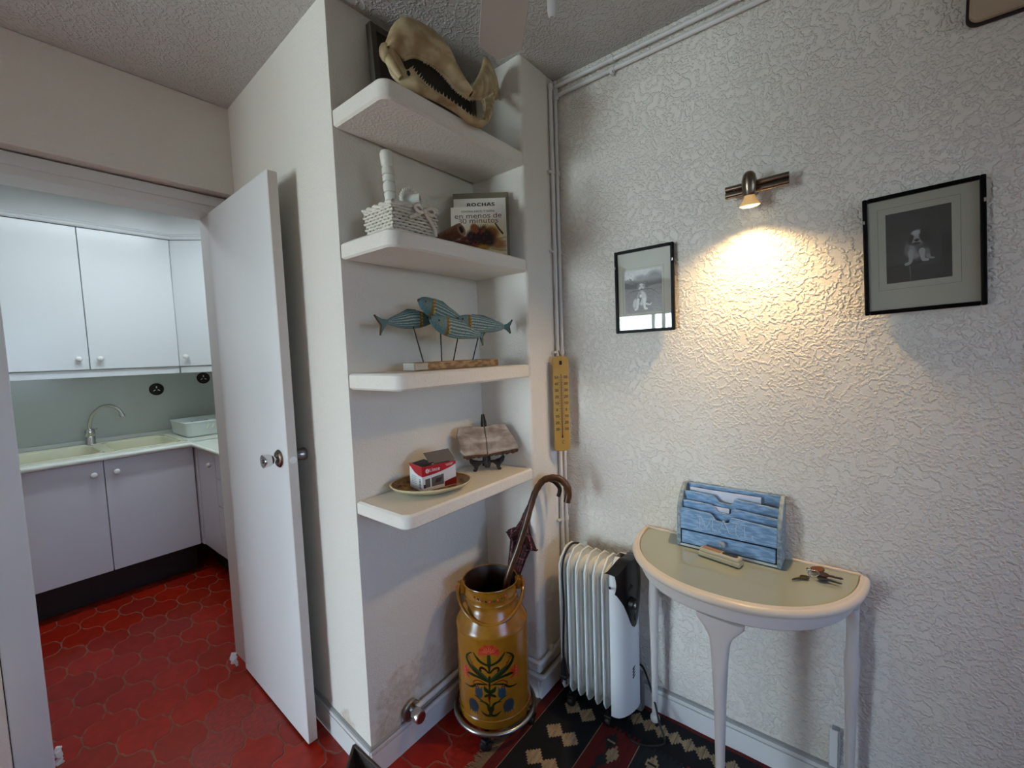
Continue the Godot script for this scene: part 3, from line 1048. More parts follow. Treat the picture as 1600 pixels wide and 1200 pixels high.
func pipes() -> void:
	var up := thing("heating_pipe", "white-painted heating pipe in the corner, left one of the upright pair", "pipe", V(1.522, 0.1, -0.972))
	var mb := MB.new()
	mb.tube([V(1.522, 0.17, -0.972), V(1.522, 2.432, -0.972)], 0.0078, 10)
	mb.tube([V(1.542, 2.442, -0.972), V(1.542, 2.442, 2.55)], 0.0078, 10)
	mb.tube([V(1.516, 2.442, -0.972), V(1.542, 2.442, -0.972)], 0.0082, 10)
	part(up, "pipe", mb, M.white_paint)
	mb = MB.new()
	mb.ball(V(1.522, 2.44, -0.972), V(0.0125, 0.0125, 0.0125), 6)
	part(up, "elbow", mb, M.white_paint)
	var u2 := thing("heating_pipe", "white-painted heating pipe in the corner, right one of the upright pair", "pipe", V(1.547, 0.1, -0.966))
	mb = MB.new()
	mb.tube(spline([V(1.547, 0.12, -0.966), V(1.547, 1.2, -0.966), V(1.547, 2.37, -0.966), V(1.547, 2.400, -0.955), V(1.547, 2.410, -0.925), V(1.547, 2.410, 0.8), V(1.547, 2.410, 2.55)], 6), 0.0078, 10)
	part(u2, "pipe", mb, M.white_paint)
	for y in [2.11, 1.80, 1.395, 0.69]:
		mb = MB.new()
		mb.tube([V(1.522, y - 0.008, -0.972), V(1.522, y + 0.008, -0.972)], 0.0105, 10)
		mb.rbox(V(1.505, y, -0.976), V(0.022, 0.010, 0.014), 0.003)
		part(up, "clip", mb, M.white_paint)
		mb = MB.new()
		mb.tube([V(1.547, y - 0.008, -0.966), V(1.547, y + 0.008, -0.966)], 0.0105, 10)
		part(u2, "clip", mb, M.white_paint)
	for z in [-0.72, 0.45]:
		mb = MB.new()
		mb.tube([V(1.542, 2.442, z - 0.009), V(1.542, 2.442, z + 0.009)], 0.0108, 10)
		part(up, "clip", mb, M.white_paint)
		mb = MB.new()
		mb.tube([V(1.547, 2.41, z - 0.009), V(1.547, 2.41, z + 0.009)], 0.0108, 10)
		mb.rbox(V(1.544, 2.397, z), V(0.02, 0.012, 0.012), 0.003)
		part(u2, "clip", mb, M.white_paint)
	# skirting pipes from the valve round the column
	for k in 2:
		var y0: float = [0.143, 0.098][k]
		var y1: float = [0.163, 0.108][k]
		var lp := thing("skirting_pipe", ["upper white heating pipe running along the niche skirting", "lower white heating pipe running along the niche skirting"][k], "pipe", V(1.1, y0, -1.235))
		mb = MB.new()
		var zf := -0.970 + 0.012 * k
		var pts := [V(0.915, y0 - 0.006, -1.226), V(1.1, y0, -1.228), V(1.30, y0 + 0.004, -1.228), V(1.322, y0 + 0.006, -1.222), V(1.328, y0 + 0.008, -1.20), V(1.330, y1 - 0.004, -1.05), V(1.330, y1 - 0.002, -0.985), V(1.335, y1, zf - 0.004), V(1.350, y1, zf), V(1.42, y1 + 0.006, zf), V(1.505, y1 + 0.012, zf)]
		mb.tube(spline(pts, 5), 0.0095, 10)
		part(lp, "pipe", mb, M.white_paint)
		if k == 0:
			mb = MB.new()
			mb.tube([V(1.405, 0.167, -0.970), V(1.425, 0.169, -0.970)], 0.0125, 10)
			mb.rbox(V(1.415, 0.185, -0.974), V(0.018, 0.02, 0.016), 0.004)
			part(lp, "clip", mb, M.white_paint)
	var va := thing("radiator_valve", "chrome-and-red heating valve on a round collar low in the niche", "valve", V(0.9, 0.13, -1.23))
	mb = MB.new()
	var az := Transform3D(Basis(Vector3.RIGHT, PI / 2), V(0.898, 0.135, -1.237))
	mb.lathe([Vector2(0.0, 0.0), Vector2(0.036, 0.0), Vector2(0.037, 0.006), Vector2(0.033, 0.010), Vector2(0.026, 0.006), Vector2(0, 0.006)], 24, az)
	part(va, "collar", mb, M.steel)
	mb = MB.new()
	mb.lathe([Vector2(0.012, 0.004), Vector2(0.012, 0.02), Vector2(0.0205, 0.022), Vector2(0.022, 0.028), Vector2(0.022, 0.055), Vector2(0.0205, 0.058), Vector2(0.0, 0.058)], 12, az)
	part(va, "valve_body", mb, M.chrome)
	mb = MB.new()
	mb.lathe([Vector2(0.019, 0.0575), Vector2(0.0185, 0.0605), Vector2(0, 0.0605)], 18, az)
	mat("red_cap", Color(0.40, 0.12, 0.11), 0.4)
	part(va, "cap", mb, M.red_cap)

# ---------------------------------------------------------------- top shelf
func jaw() -> void:
	var bone := mat("jaw_bone", Color.WHITE, 0.55)
	mottle(bone, 0.018, 61, Color(0.60, 0.49, 0.33), Color(0.80, 0.73, 0.58), Vector3(3.2, 3.2, 3.2), true, 3)
	mat("tooth", Color(0.84, 0.79, 0.67), 0.35)
	mat("dark_board", Color(0.20, 0.17, 0.135), 0.7)
	mat("board_frame", Color(0.30, 0.27, 0.23), 0.6)
	var bd := thing("backing_board", "dark framed board standing behind the shark jaw on the top shelf", "board", V(1.07, 2.142, -1.21))
	var mb := MB.new()
	var tilt := Basis(Vector3.RIGHT, deg_to_rad(-4.0))
	mb.rbox(V(1.107, 2.296, -1.218), V(0.464, 0.305, 0.012), 0.002, tilt)
	part(bd, "panel", mb, M.dark_board)
	for s in [-1, 1]:
		mb = MB.new()
		mb.rbox(V(1.107, 2.296, -1.214) + tilt * V(s * 0.226, 0, 0), V(0.022, 0.305, 0.026), 0.003, tilt)
		part(bd, "frame_side", mb, M.board_frame)
		mb = MB.new()
		mb.rbox(V(1.107, 2.296, -1.214) + tilt * V(0, s * 0.143, 0), V(0.43, 0.022, 0.024), 0.003, tilt)
		part(bd, "frame_rail", mb, M.board_frame)
	var j := thing("shark_jaw", "open dried shark jaw with small saw teeth on the top shelf", "shark jaw", V(1.03, 2.142, -1.02))
	var ul := [V(0.789,2.249,-1.050),V(0.804,2.283,-1.050),V(0.828,2.334,-1.050),V(0.865,2.375,-1.045),V(0.916,2.384,-1.035),V(0.964,2.373,-1.020),V(0.998,2.349,-1.010),V(1.007,2.301,-0.995),V(1.020,2.259,-0.980),V(1.034,2.213,-0.965)]
	var uli := [V(0.796,2.239,-1.040),V(0.818,2.246,-1.035),V(0.845,2.243,-1.030),V(0.872,2.259,-1.020),V(0.904,2.261,-1.010),V(0.939,2.254,-1.000),V(0.967,2.237,-0.990),V(0.985,2.217,-0.980),V(1.001,2.200,-0.970),V(1.030,2.190,-0.960)]
	var ur := [V(1.042,2.212,-0.965),V(1.083,2.262,-0.980),V(1.132,2.320,-1.000),V(1.173,2.375,-1.020),V(1.200,2.424,-1.030),V(1.246,2.433,-1.050),V(1.289,2.424,-1.070),V(1.325,2.389,-1.090)]
	var uri := [V(1.040,2.192,-0.965),V(1.075,2.212,-0.975),V(1.111,2.230,-0.985),V(1.154,2.260,-1.000),V(1.201,2.296,-1.020),V(1.243,2.330,-1.040),V(1.277,2.350,-1.060),V(1.308,2.355,-1.080)]
	var ll := [V(0.794,2.240,-1.046),V(0.802,2.210,-1.046),V(0.810,2.184,-1.040),V(0.828,2.164,-1.026),V(0.856,2.150,-1.010),V(0.893,2.148,-1.0),V(0.946,2.146,-0.990),V(1.002,2.132,-0.974),V(1.053,2.118,-0.970),V(1.097,2.125,-0.968)]
	var lli := [V(0.818,2.255,-1.040),V(0.839,2.239,-1.035),V(0.852,2.215,-1.030),V(0.862,2.220,-1.020),V(0.874,2.188,-1.000),V(0.900,2.170,-0.99),V(0.943,2.162,-0.982),V(0.990,2.150,-0.972),V(1.050,2.140,-0.966),V(1.098,2.151,-0.966)]
	var lr := [V(1.097,2.125,-0.968),V(1.150,2.165,-0.985),V(1.187,2.211,-1.000),V(1.234,2.266,-1.030),V(1.279,2.324,-1.060),V(1.313,2.373,-1.080)]
	var lri := [V(1.098,2.151,-0.966),V(1.130,2.186,-0.978),V(1.157,2.216,-1.000),V(1.190,2.259,-1.030),V(1.215,2.295,-1.060),V(1.267,2.338,-1.080)]
	for e in [["upper_jaw", ul, uli, 0.028, 0.016], ["upper_jaw", ur, uri, 0.026, 0.010], ["lower_jaw", ll, lli, 0.026, 0.006], ["lower_jaw", lr, lri, 0.026, 0.008]]:
		mb = MB.new()
		mb.blade(spline(e[1], 4), spline(e[2], 4), e[3], V(-0.15, 0, 0.99), e[4], 9)
		part(j, e[0], mb, bone)
	# gum ridges behind the teeth, and the joints
	mb = MB.new()
	mb.tube(spline(uli.slice(2), 4), 0.006, 6)
	mb.tube(spline(uri, 4), 0.006, 6)
	mb.tube(spline(lli.slice(3), 4), 0.006, 6)
	mb.tube(spline(lri, 4), 0.0055, 6)
	part(j, "gum_ridge", mb, bone)
	mb = MB.new()
	mb.ball(V(1.316, 2.372, -1.085), V(0.02, 0.026, 0.018), 8)
	part(j, "jaw_joint", mb, bone)
	mb = MB.new()
	mb.ball(V(0.798, 2.243, -1.045), V(0.02, 0.026, 0.018), 8)
	mb.tube(spline([V(0.80, 2.25, -1.045), V(0.805, 2.215, -1.035), V(0.822, 2.175, -1.015)], 5), [0.012, 0.012, 0.013, 0.014, 0.014, 0.014, 0.014, 0.013, 0.012, 0.011, 0.009], 8)
	part(j, "jaw_joint", mb, bone)
	mb = MB.new()
	mb.ball(V(0.8345, 2.187, -0.998), V(0.006, 0.007, 0.004), 6)
	part(j, "screw_hole", mb, M.dark_gap)
	# teeth
	for e in [[uli.slice(4), -1.0, 26, 0.010], [uri, -1.0, 18, 0.009], [lli.slice(3), 1.0, 24, 0.0115], [lri.slice(0, 5), 1.0, 12, 0.011]]:
		mb = MB.new()
		var s := spline(e[0], 12)
		for i in e[2]:
			var k := int((i + 0.5) / e[2] * (s.size() - 1))
			var p: Vector3 = s[k]
			var t: Vector3 = (s[k + 1] - s[k]).normalized()
			var up: Vector3 = V(0, e[1], 0.18)
			up = (up - t * up.dot(t)).normalized()
			var w := 0.0048
			var side := t.cross(up)
			var hh: float = e[3] * rng.randf_range(0.75, 1.15)
			var tip: Vector3 = p + up * (hh + 0.004) - t * 0.002
			var base := [p + t * w, p + side * 0.0025, p - t * w, p - side * 0.0025]
			for q in 4:
				var a: Vector3 = base[q]
				var b: Vector3 = base[(q + 1) % 4]
				var nn: Vector3 = ((a + b) * 0.5 - p).normalized()
				mb.tri(a, b, tip, nn, nn, nn)
		var o := part(j, "teeth", mb, M.tooth)
		o.set_meta("kind", "stuff")

# ---------------------------------------------------------------- second shelf
func basket_shelf() -> void:
	mat("white_wicker", Color(0.86, 0.83, 0.78), 0.6)
	mat("ribbon_white", Color(0.86, 0.82, 0.77), 0.5)
	mat("turned_white", Color(0.86, 0.85, 0.80), 0.3)
	var b := thing("wicker_basket", "small white wicker basket with a ribbon bow on its front", "basket", V(0.85, 1.75, -1.1))
	var x0 := 0.777
	var x1 := 0.928
	var z0 := -1.150
	var z1 := -1.024
	var mb := MB.new()
	var rows := 8
	for r in rows:
		var y := 1.757 + r * 0.0088
		var gr := 0.006 * r / rows
		var pts := []
		var per := [V(x0 - gr, y, z1 + gr), V(x1 + gr, y, z1 + gr), V(x1 + gr, y, z0 - gr), V(x0 - gr, y, z0 - gr), V(x0 - gr, y, z1 + gr)]
		for s in 4:
			var nn: Vector3 = [V(0, 0, 1), V(1, 0, 0), V(0, 0, -1), V(-1, 0, 0)][s]
			var m := 14
			for i in m:
				var p: Vector3 = per[s].lerp(per[s + 1], float(i) / m)
				pts.push_back(p + nn * 0.0028 * (1.0 if (i + r) % 2 == 0 else -1.0) + V(0, rng.randf_range(-0.0007, 0.0007), 0))
		pts.push_back(pts[0])
		mb.tube(pts, 0.0042, 6, false)
	part(b, "weave", mb, M.white_wicker)
	mb = MB.new()
	for s in 4:
		for i in 8:
			var t := (i + 0.5) / 8.0
			var a: Vector3 = [V(x0, 0, z1), V(x1, 0, z1), V(x1, 0, z0), V(x0, 0, z0)][s]
			var c: Vector3 = [V(x1, 0, z1), V(x1, 0, z0), V(x0, 0, z0), V(x0, 0, z1)][s]
			var p := a.lerp(c, t)
			mb.tube([p + V(0, 1.752, 0), p + V(0, 1.828, 0)], 0.0022, 5)
	part(b, "stakes", mb, M.white_wicker)
	mb = MB.new()
	mb.rbox(V((x0 + x1) / 2, 1.756, (z0 + z1) / 2), V(x1 - x0 - 0.008, 0.008, z1 - z0 - 0.008), 0.002)
	mb.rbox(V((x0 + x1) / 2, 1.79, (z0 + z1) / 2), V(x1 - x0 - 0.02, 0.06, z1 - z0 - 0.02), 0.004)
	part(b, "lining", mb, M.board_frame)
	# rolled rim: two twisted cords
	mb = MB.new()
	for k in 2:
		var pts := []
		var per := [V(x0 - 0.006, 1.829, z1 + 0.006), V(x1 + 0.006, 1.836, z1 + 0.006), V(x1 + 0.006, 1.836, z0 - 0.006), V(x0 - 0.006, 1.829, z0 - 0.006), V(x0 - 0.006, 1.829, z1 + 0.006)]
		for s in 4:
			for i in 16:
				var t := float(i) / 16
				var ph := (s * 16 + i) * 0.9 + k * PI
				pts.push_back(per[s].lerp(per[s + 1], t) + V(0, sin(ph) * 0.0035, 0) + (V(0, 0, cos(ph)) if s % 2 == 0 else V(cos(ph), 0, 0)) * 0.0035)
		pts.push_back(pts[0])
		mb.tube(pts, 0.0055, 6, false)
	part(b, "rim", mb, M.white_wicker)
	# bow
	var c0 := V(0.875, 1.822, z1 + 0.014)
	for s in [-1.0, 1.0]:
		mb = MB.new()
		var lp := spline([c0, c0 + V(s * 0.022, 0.012, 0.008), c0 + V(s * 0.036, 0.004, 0.006), c0 + V(s * 0.024, -0.008, 0.008), c0 + V(0, -0.002, 0.003)], 6)
		mb.tube(lp, 0.006, 6, true, 0.25)
		part(b, "bow_loop", mb, M.ribbon_white)
		mb = MB.new()
		var tl := spline([c0, c0 + V(s * 0.012 - 0.0, -0.018, 0.006), c0 + V(s * 0.030 + 0.006, -0.042, 0.003), c0 + V(s * 0.020 + 0.02, -0.066, 0.004)], 6) if s > 0 else spline([c0, c0 + V(-0.018, -0.010, 0.006), c0 + V(-0.040, -0.022, 0.004), c0 + V(-0.055, -0.028, 0.003)], 6)
		mb.tube(tl, 0.0055, 6, true, 0.2)
		part(b, "bow_tail", mb, M.ribbon_white)
	mb = MB.new()
	mb.ball(c0 + V(0, 0, 0.004), V(0.007, 0.006, 0.005), 6)
	part(b, "bow_knot", mb, M.ribbon_white)
	# turned white candlestick in the basket
	var cs := thing("turned_candlestick", "tall white turned wooden stick with ringed neck rising from the wicker basket", "candlestick", V(0.838, 1.82, -1.11))
	mb = MB.new()
	var pr := [[0, 0], [0.030, 0], [0.033, 0.01], [0.030, 0.026], [0.0175, 0.034], [0.0165, 0.055], [0.0178, 0.060], [0.0178, 0.064], [0.0135, 0.066], [0.0135, 0.068], [0.0175, 0.070], [0.019, 0.084], [0.0175, 0.094], [0.0130, 0.096], [0.0130, 0.098], [0.0180, 0.100], [0.0180, 0.114], [0.0135, 0.116], [0.0135, 0.118], [0.0185, 0.120], [0.0175, 0.138], [0.0130, 0.140], [0.0130, 0.142], [0.0170, 0.145], [0.0195, 0.160], [0.0198, 0.178], [0.0165, 0.186], [0.010, 0.189], [0, 0.189]]
	mb.lathe(pr.map(func(e): return Vector2(e[0], e[1])), 24, Transform3D(Basis(Vector3.BACK, deg_to_rad(3.0)), V(0.838, 1.822, -1.11)))
	part(cs, "turned_stem", mb, M.turned_white)
	# wreath of twisted wicker with a white napkin roll in it
	var wr := thing("wicker_ring", "small twisted wicker ring lying on the white basket", "ring", V(0.885, 1.84, -1.065))
	mb = MB.new()
	var ax := V(-0.35, 0.1, 0.93).normalized()
	for k in 3:
		var pts := []
		for i in 49:
			var a := TAU * i / 48
			var ph := a * 9 + k * TAU / 3
			var rr := 0.0285 + 0.0045 * cos(ph)
			pts.push_back(V(0.872, 1.869, -1.060) + (Vector3.UP.cross(ax).normalized() * cos(a) + Vector3.UP * sin(a)) * rr + ax * 0.0045 * sin(ph))
		mb.tube(pts, 0.0034, 6, false)
	part(wr, "twisted_withe", mb, M.white_wicker)
	var nr := thing("white_roll", "short white tube tucked behind the wicker ring in the basket", "roll", V(0.905, 1.845, -1.08))
	mb = MB.new()
	var nb := Basis(V(0.6, 0.0, 0.8), V(0, 1, 0), V(-0.8, 0, 0.6))
	mb.lathe([Vector2(0.016, -0.03), Vector2(0.020, -0.03), Vector2(0.020, 0.03), Vector2(0.0155, 0.03), Vector2(0.0155, -0.03)], 20, Transform3D(nb * Basis(Vector3.BACK, -PI / 2), V(0.879, 1.868, -1.070)))
	part(nr, "tube", mb, M.turned_white)
	mb = MB.new()
	mb.lathe([Vector2(0.0155, 0.020), Vector2(0.0, 0.020)], 20, Transform3D(nb * Basis(Vector3.BACK, -PI / 2), V(0.879, 1.868, -1.070)))
	part(nr, "bore_shade", mb, M.board_frame)  # dark disc painting in the shade inside the tube
	# hollow brown roller
	var br := mat("brown_wood", Color.WHITE, 0.5)
	mottle(br, 0.03, 71, Color(0.40, 0.25, 0.18), Color(0.50, 0.33, 0.25), Vector3(6, 6, 6))
	var ro := thing("wooden_roller", "brown hollow wooden roller lying between the basket and the cookbook", "roller", V(1.02, 1.752, -1.11))
	var ra := V(1.028, 1.7745, -1.172)
	var rb := V(1.036, 1.800, -1.030)
	var ry := (rb - ra).normalized()
	var rx := Vector3.UP.cross(ry).normalized()
	mb = MB.new()
	mb.lathe([Vector2(0.0, 0.0), Vector2(0.019, 0.0), Vector2(0.022, 0.004), Vector2(0.0225, 0.152), Vector2(0.020, 0.158), Vector2(0.0115, 0.158), Vector2(0.0105, 0.13), Vector2(0, 0.13)], 22, Transform3D(Basis(rx, ry, rx.cross(ry)), ra))
	part(ro, "roller_body", mb, br)
	mb = MB.new()
	mb.lathe([Vector2(0.0108, 0.1535), Vector2(0.0, 0.1535)], 18, Transform3D(Basis(rx, ry, rx.cross(ry)), ra))
	part(ro, "bore_shade", mb, M.dark_gap)  # dark disc standing for the shade in the hollow end
	# books standing across the corner
	var ink := mat("ink_dark", Color(0.10, 0.07, 0.07), 0.5)
	var inr := mat("ink_red", Color(0.33, 0.13, 0.10), 0.5)
	var nd := V(-0.78, 0.0, 0.62)
	var tilt := -0.08
	var bk := thing("folder", "grey-green folder standing at the back of the three books", "book", V(1.24, 1.75, -1.18))
	var F := facing(nd + V(0, 0.16, 0), V(1.243, 1.877, -1.114))
	mb = MB.new()
	mb.rbox(F.origin, V(0.209, 0.252, 0.008), 0.002, F.basis)
	mat("folder_green", Color(0.47, 0.44, 0.36), 0.6)
	part(bk, "cover", mb, M.folder_green)
	mat("paper", Color(0.85, 0.82, 0.77), 0.6)
	mat("paper_edge", Color(0.74, 0.70, 0.63), 0.8)
	bk = thing("booklet", "white booklet with a black word at its top, between folder and cookbook", "book", V(1.2, 1.75, -1.15))
	F = facing(nd + V(0, 0.14, 0), V(1.219, 1.861, -1.098))
	mb = MB.new()
	mb.rbox(F.origin, V(0.192, 0.220, 0.006), 0.001, F.basis)
	part(bk, "cover", mb, M.paper)
	lettering(bk, "ROCHAS", F * Transform3D(Basis.IDENTITY, V(0.004, 0.086, 0.0035)), 0.0125, ink, "Droid Sans", true, 0.0006, 1.55)
	bk = thing("cookbook", "white cookbook with a dark roast on its cover, front of the three books", "book", V(1.18, 1.75, -1.12))
	F = facing(nd + V(0, 0.12, 0), V(1.184, 1.838, -1.076))
	mb = MB.new()
	mb.rbox(F.origin - F.basis.z * 0.008, V(0.192, 0.174, 0.012), 0.001, F.basis)
	part(bk, "pages", mb, M.paper_edge)
	var ci := Image.create(220, 200, false, Image.FORMAT_RGB8)
	ci.fill(Color(0.86, 0.82, 0.77))
	oval(ci, 150, 130, 95, 70, 0.2, Color(0.84, 0.78, 0.60), 0.3)
	for i in 5:
		brush(ci, [Vector2(160, 130 + i * 14), Vector2(190, 132 + i * 16), Vector2(219, 128 + i * 18)], [3, 3], Color(0.70, 0.60, 0.42))
	oval(ci, 160, 108, 30, 26, 0.3, Color(0.52, 0.31, 0.12), 0.3)
	oval(ci, 178, 150, 40, 22, 0.4, Color(0.60, 0.40, 0.24), 0.35)
	oval(ci, 118, 128, 56, 40, 0.2, Color(0.13, 0.075, 0.075), 0.2)
	oval(ci, 84, 122, 22, 20, 0.0, Color(0.16, 0.09, 0.09), 0.2)
	oval(ci, 40, 148, 46, 13, 0.15, Color(0.24, 0.10, 0.08), 0.3)
	oval(ci, 50, 130, 16, 10, -0.2, Color(0.34, 0.12, 0.10), 0.3)
	oval(ci, 92, 158, 30, 18, -0.2, Color(0.45, 0.20, 0.14), 0.35)
	oval(ci, 95, 90, 16, 22, -0.5, Color(0.52, 0.28, 0.18), 0.2)
	oval(ci, 128, 96, 10, 20, 0.3, Color(0.46, 0.24, 0.15), 0.3)
	oval(ci, 126, 168, 24, 14, 0.0, Color(0.66, 0.50, 0.20), 0.4)
	for i in 7:
		brush(ci, [Vector2(112, 100), Vector2(108 + i * 5, 84), Vector2(100 + i * 8, 72)], [1.5, 1], Color(0.20, 0.15, 0.09))
	for i in 40:
		oval(ci, rng.randf_range(75, 165), rng.randf_range(100, 155), rng.randf_range(2, 6), rng.randf_range(2, 5), 0, Color(0.30, 0.16, 0.14) if i % 2 else Color(0.06, 0.05, 0.07), 0.4)
	brush(ci, [Vector2(178, 70), Vector2(190, 90), Vector2(206, 112)], [3, 4], Color(0.15, 0.13, 0.12))
	var cm := mat("cookbook_cover", Color.WHITE, 0.35)
	cm.albedo_texture = tex(ci)
	mb = MB.new()
	mb.prism(rect(0.196, 0.178), 0.0016, 0.0, F * Transform3D(Basis.IDENTITY, V(0, 0, -0.0016)))
	part(bk, "cover", mb, cm)
	mb = MB.new()
	mb.prism(rect(0.196, 0.178), 0.0016, 0.0, F * Transform3D(Basis.IDENTITY, V(0, 0, -0.0158)))
	part(bk, "back_cover", mb, M.paper)
	lettering(bk, "COCINA FÁCIL Y SANA", F * Transform3D(Basis.IDENTITY, V(0, 0.072, 0.0004)), 0.0066, ink, "Droid Serif", false, 0.0006, 1.2)
	lettering(bk, "en menos de", F * Transform3D(Basis.IDENTITY, V(0, 0.055, 0.0004)), 0.0165, inr, "Droid Sans", false, 0.0006, 1.28)
	lettering(bk, "30 minutos", F * Transform3D(Basis.IDENTITY, V(0.0, 0.037, 0.0004)), 0.0165, inr, "Droid Sans", false, 0.0006, 1.25)

# ---------------------------------------------------------------- third shelf
func fish_shelf() -> void:
	var f := thing("fish_sculpture", "four blue-green striped wooden fish on thin rods above a wooden block", "sculpture", V(1.07, 1.352, -1.1))
	# stripes run along the body
	var im := Image.create(128, 256, false, Image.FORMAT_RGB8)
	var nz := noise(0.05, 81)
	for y in 256:
		for x in 128:
			var a := float(x) / 128.0
			var c := Color(0.20, 0.34, 0.37).lerp(Color(0.34, 0.49, 0.51), 0.5 + 0.5 * nz.get_noise_2d(x * 2, y * 2))
			if y > 70:
				var st := absf(fposmod(a * 18.0 + 0.05 * nz.get_noise_2d(x, y * 3), 1.0) - 0.5)
				if st < 0.15 + 0.08 * nz.get_noise_2d(x * 7, y * 7):
					c = Color(0.66, 0.72, 0.70)
			else:
				c = c.lerp(Color(0.42, 0.56, 0.57), 0.3 + 0.3 * nz.get_noise_2d(x * 5, y * 5))
			if y > 62 and y < 74:
				c = Color(0.46, 0.34, 0.10)
			if nz.get_noise_2d(x * 3 + 400, y * 3) > 0.45:
				c = c.lerp(Color(0.30, 0.22, 0.10), 0.6)
			im.set_pixel(x, y, c)
	var fm := mat("fish_paint", Color.WHITE, 0.45)
	fm.albedo_texture = tex(im)
	mat("fish_gold", Color(0.72, 0.55, 0.20), 0.3, 0.8)
	mat("fish_bronze", Color(0.30, 0.23, 0.13), 0.5, 0.3)
	mat("fish_teal", Color(0.27, 0.43, 0.46), 0.5)
	mat("rod_dark", Color(0.06, 0.045, 0.04), 0.5)
	var k2 := 1.05 / 1.13
	var rs := func(p: Vector3) -> Vector3: return V(p.x * k2, 1.4 + (p.y - 1.4) * k2, p.z * k2)
	# spine from the mouth to the tail root, two tail tips, half height of the body
	var fishes := [
		[[V(1.005,1.520,-1.140),V(0.960,1.520,-1.140),V(0.920,1.519,-1.140),V(0.881,1.513,-1.140),V(0.844,1.510,-1.140),V(0.816,1.507,-1.140)], V(0.776,1.527,-1.140), V(0.793,1.466,-1.140), 0.030],
		[[V(0.914,1.576,-1.100),V(0.950,1.562,-1.100),V(0.996,1.547,-1.100),V(1.039,1.535,-1.100),V(1.087,1.521,-1.100),V(1.125,1.512,-1.100)], V(1.155,1.525,-1.100), V(1.150,1.480,-1.100), 0.033],
		[[V(0.914,1.516,-1.050),V(0.962,1.497,-1.050),V(1.018,1.486,-1.050),V(1.078,1.479,-1.050),V(1.120,1.469,-1.050),V(1.146,1.464,-1.050)], V(1.177,1.487,-1.050), V(1.153,1.428,-1.050), 0.033],
		[[V(1.113,1.527,-1.130),V(1.145,1.517,-1.130),V(1.213,1.512,-1.130),V(1.286,1.507,-1.130),V(1.352,1.506,-1.130),V(1.376,1.504,-1.130)].map(rs), rs.call(V(1.427,1.534,-1.130)), rs.call(V(1.412,1.478,-1.130)), 0.029]]
	for q in fishes:
		var s := spline(q[0], 6)
		var m := s.size()
		var G := []
		for i in m:
			var t := float(i) / (m - 1)
			var prof := pow(sin(PI * clampf(pow(t, 0.70) * 0.94 + 0.02, 0, 1)), 1.0)
			var hh: float = maxf(q[3] * prof, 0.006)
			var tt: Vector3 = (s[mini(i + 1, m - 1)] - s[maxi(i - 1, 0)]).normalized()
			var up := V(0, 0, 1).cross(tt).normalized()
			if up.y < 0:
				up = -up
			var row := []
			for j in 21:
				var a := TAU * j / 20
				row.push_back(s[i] + up * cos(a) * hh + V(0, 0, 1) * sin(a) * hh * 0.42)
			G.push_back(row)
		var mb := MB.new()
		mb.grid(G, 1.0 if q[0][0].x > q[0][1].x else 1.0)
		var bod := part(f, "fish_body", mb, fm)
		# tail fin
		var tr: Vector3 = q[0][5]
		var dirx: Vector3 = (q[0][5] - q[0][4]).normalized()
		mb = MB.new()
		var notch: Vector3 = (q[1] + q[2]) * 0.5 - dirx * 0.012
		var zt := V(0, 0, 0.004)
		for sgn in [-1.0, 1.0]:
			var nn: Vector3 = V(0, 0, sgn)
			var a: Vector3 = tr - dirx * 0.006 + V(0, 0.006, 0) + zt * sgn
			var b: Vector3 = tr - dirx * 0.006 - V(0, 0.006, 0) + zt * sgn
			var t1: Vector3 = q[1] + zt * sgn * 0.5
			var t2: Vector3 = q[2] + zt * sgn * 0.5
			var m1: Vector3 = (a + t1) * 0.5 - V(0, 0.004, 0)
			var m2: Vector3 = (b + t2) * 0.5 + V(0, 0.004, 0)
			var nc: Vector3 = notch + zt * sgn * 0.6
			for tri_ in [[a, b, nc], [a, m1, nc], [m1, t1, nc], [b, m2, nc], [m2, t2, nc]]:
				mb.tri(tri_[0], tri_[1], tri_[2], nn, nn, nn)
		part(bod, "tail_fin", mb, M.fish_teal)
		mb = MB.new()
		mb.tube(spline([q[1], q[1].lerp(notch, 0.6) , notch, q[2].lerp(notch, 0.6), q[2]], 4), 0.0034, 6)
		part(bod, "tail_edge", mb, M.fish_bronze)
		# gold studs behind the gills, the mouth tip and an eye
		var gi := int(0.26 * m)
		for e in 4:
			mb = MB.new()
			var yy: float = (e - 1.5) * q[3] * 0.36
			mb.ball(s[gi] + V(0.002 * absf(e - 1.5), yy, q[3] * 0.42 * sqrt(maxf(0.1, 1.0 - pow(yy / q[3], 2))) + 0.001), V(0.0042, 0.0045, 0.0022), 5)
			part(bod, "gold_stud", mb, M.fish_gold)
		mb = MB.new()
		mb.ball(s[0] + (s[1] - s[0]) * 0.5, V(0.007, 0.006, 0.004), 6)
		part(bod, "mouth", mb, M.fish_bronze)
		mb = MB.new()
		mb.ball(s[int(0.13 * m)] + V(0, 0.006, q[3] * 0.30), V(0.0034, 0.0034, 0.002), 5)
		part(bod, "eye", mb, M.rod_dark)
		# dorsal fin ridge
		mb = MB.new()
		mb.tube([s[int(0.35 * m)] + V(0, q[3] * 0.93, 0), s[int(0.5 * m)] + V(0, q[3] * 1.06, 0), s[int(0.7 * m)] + V(0, q[3] * 0.6, 0)], 0.004, 6, true, 0.4)
		part(bod, "dorsal_fin", mb, M.fish_teal)
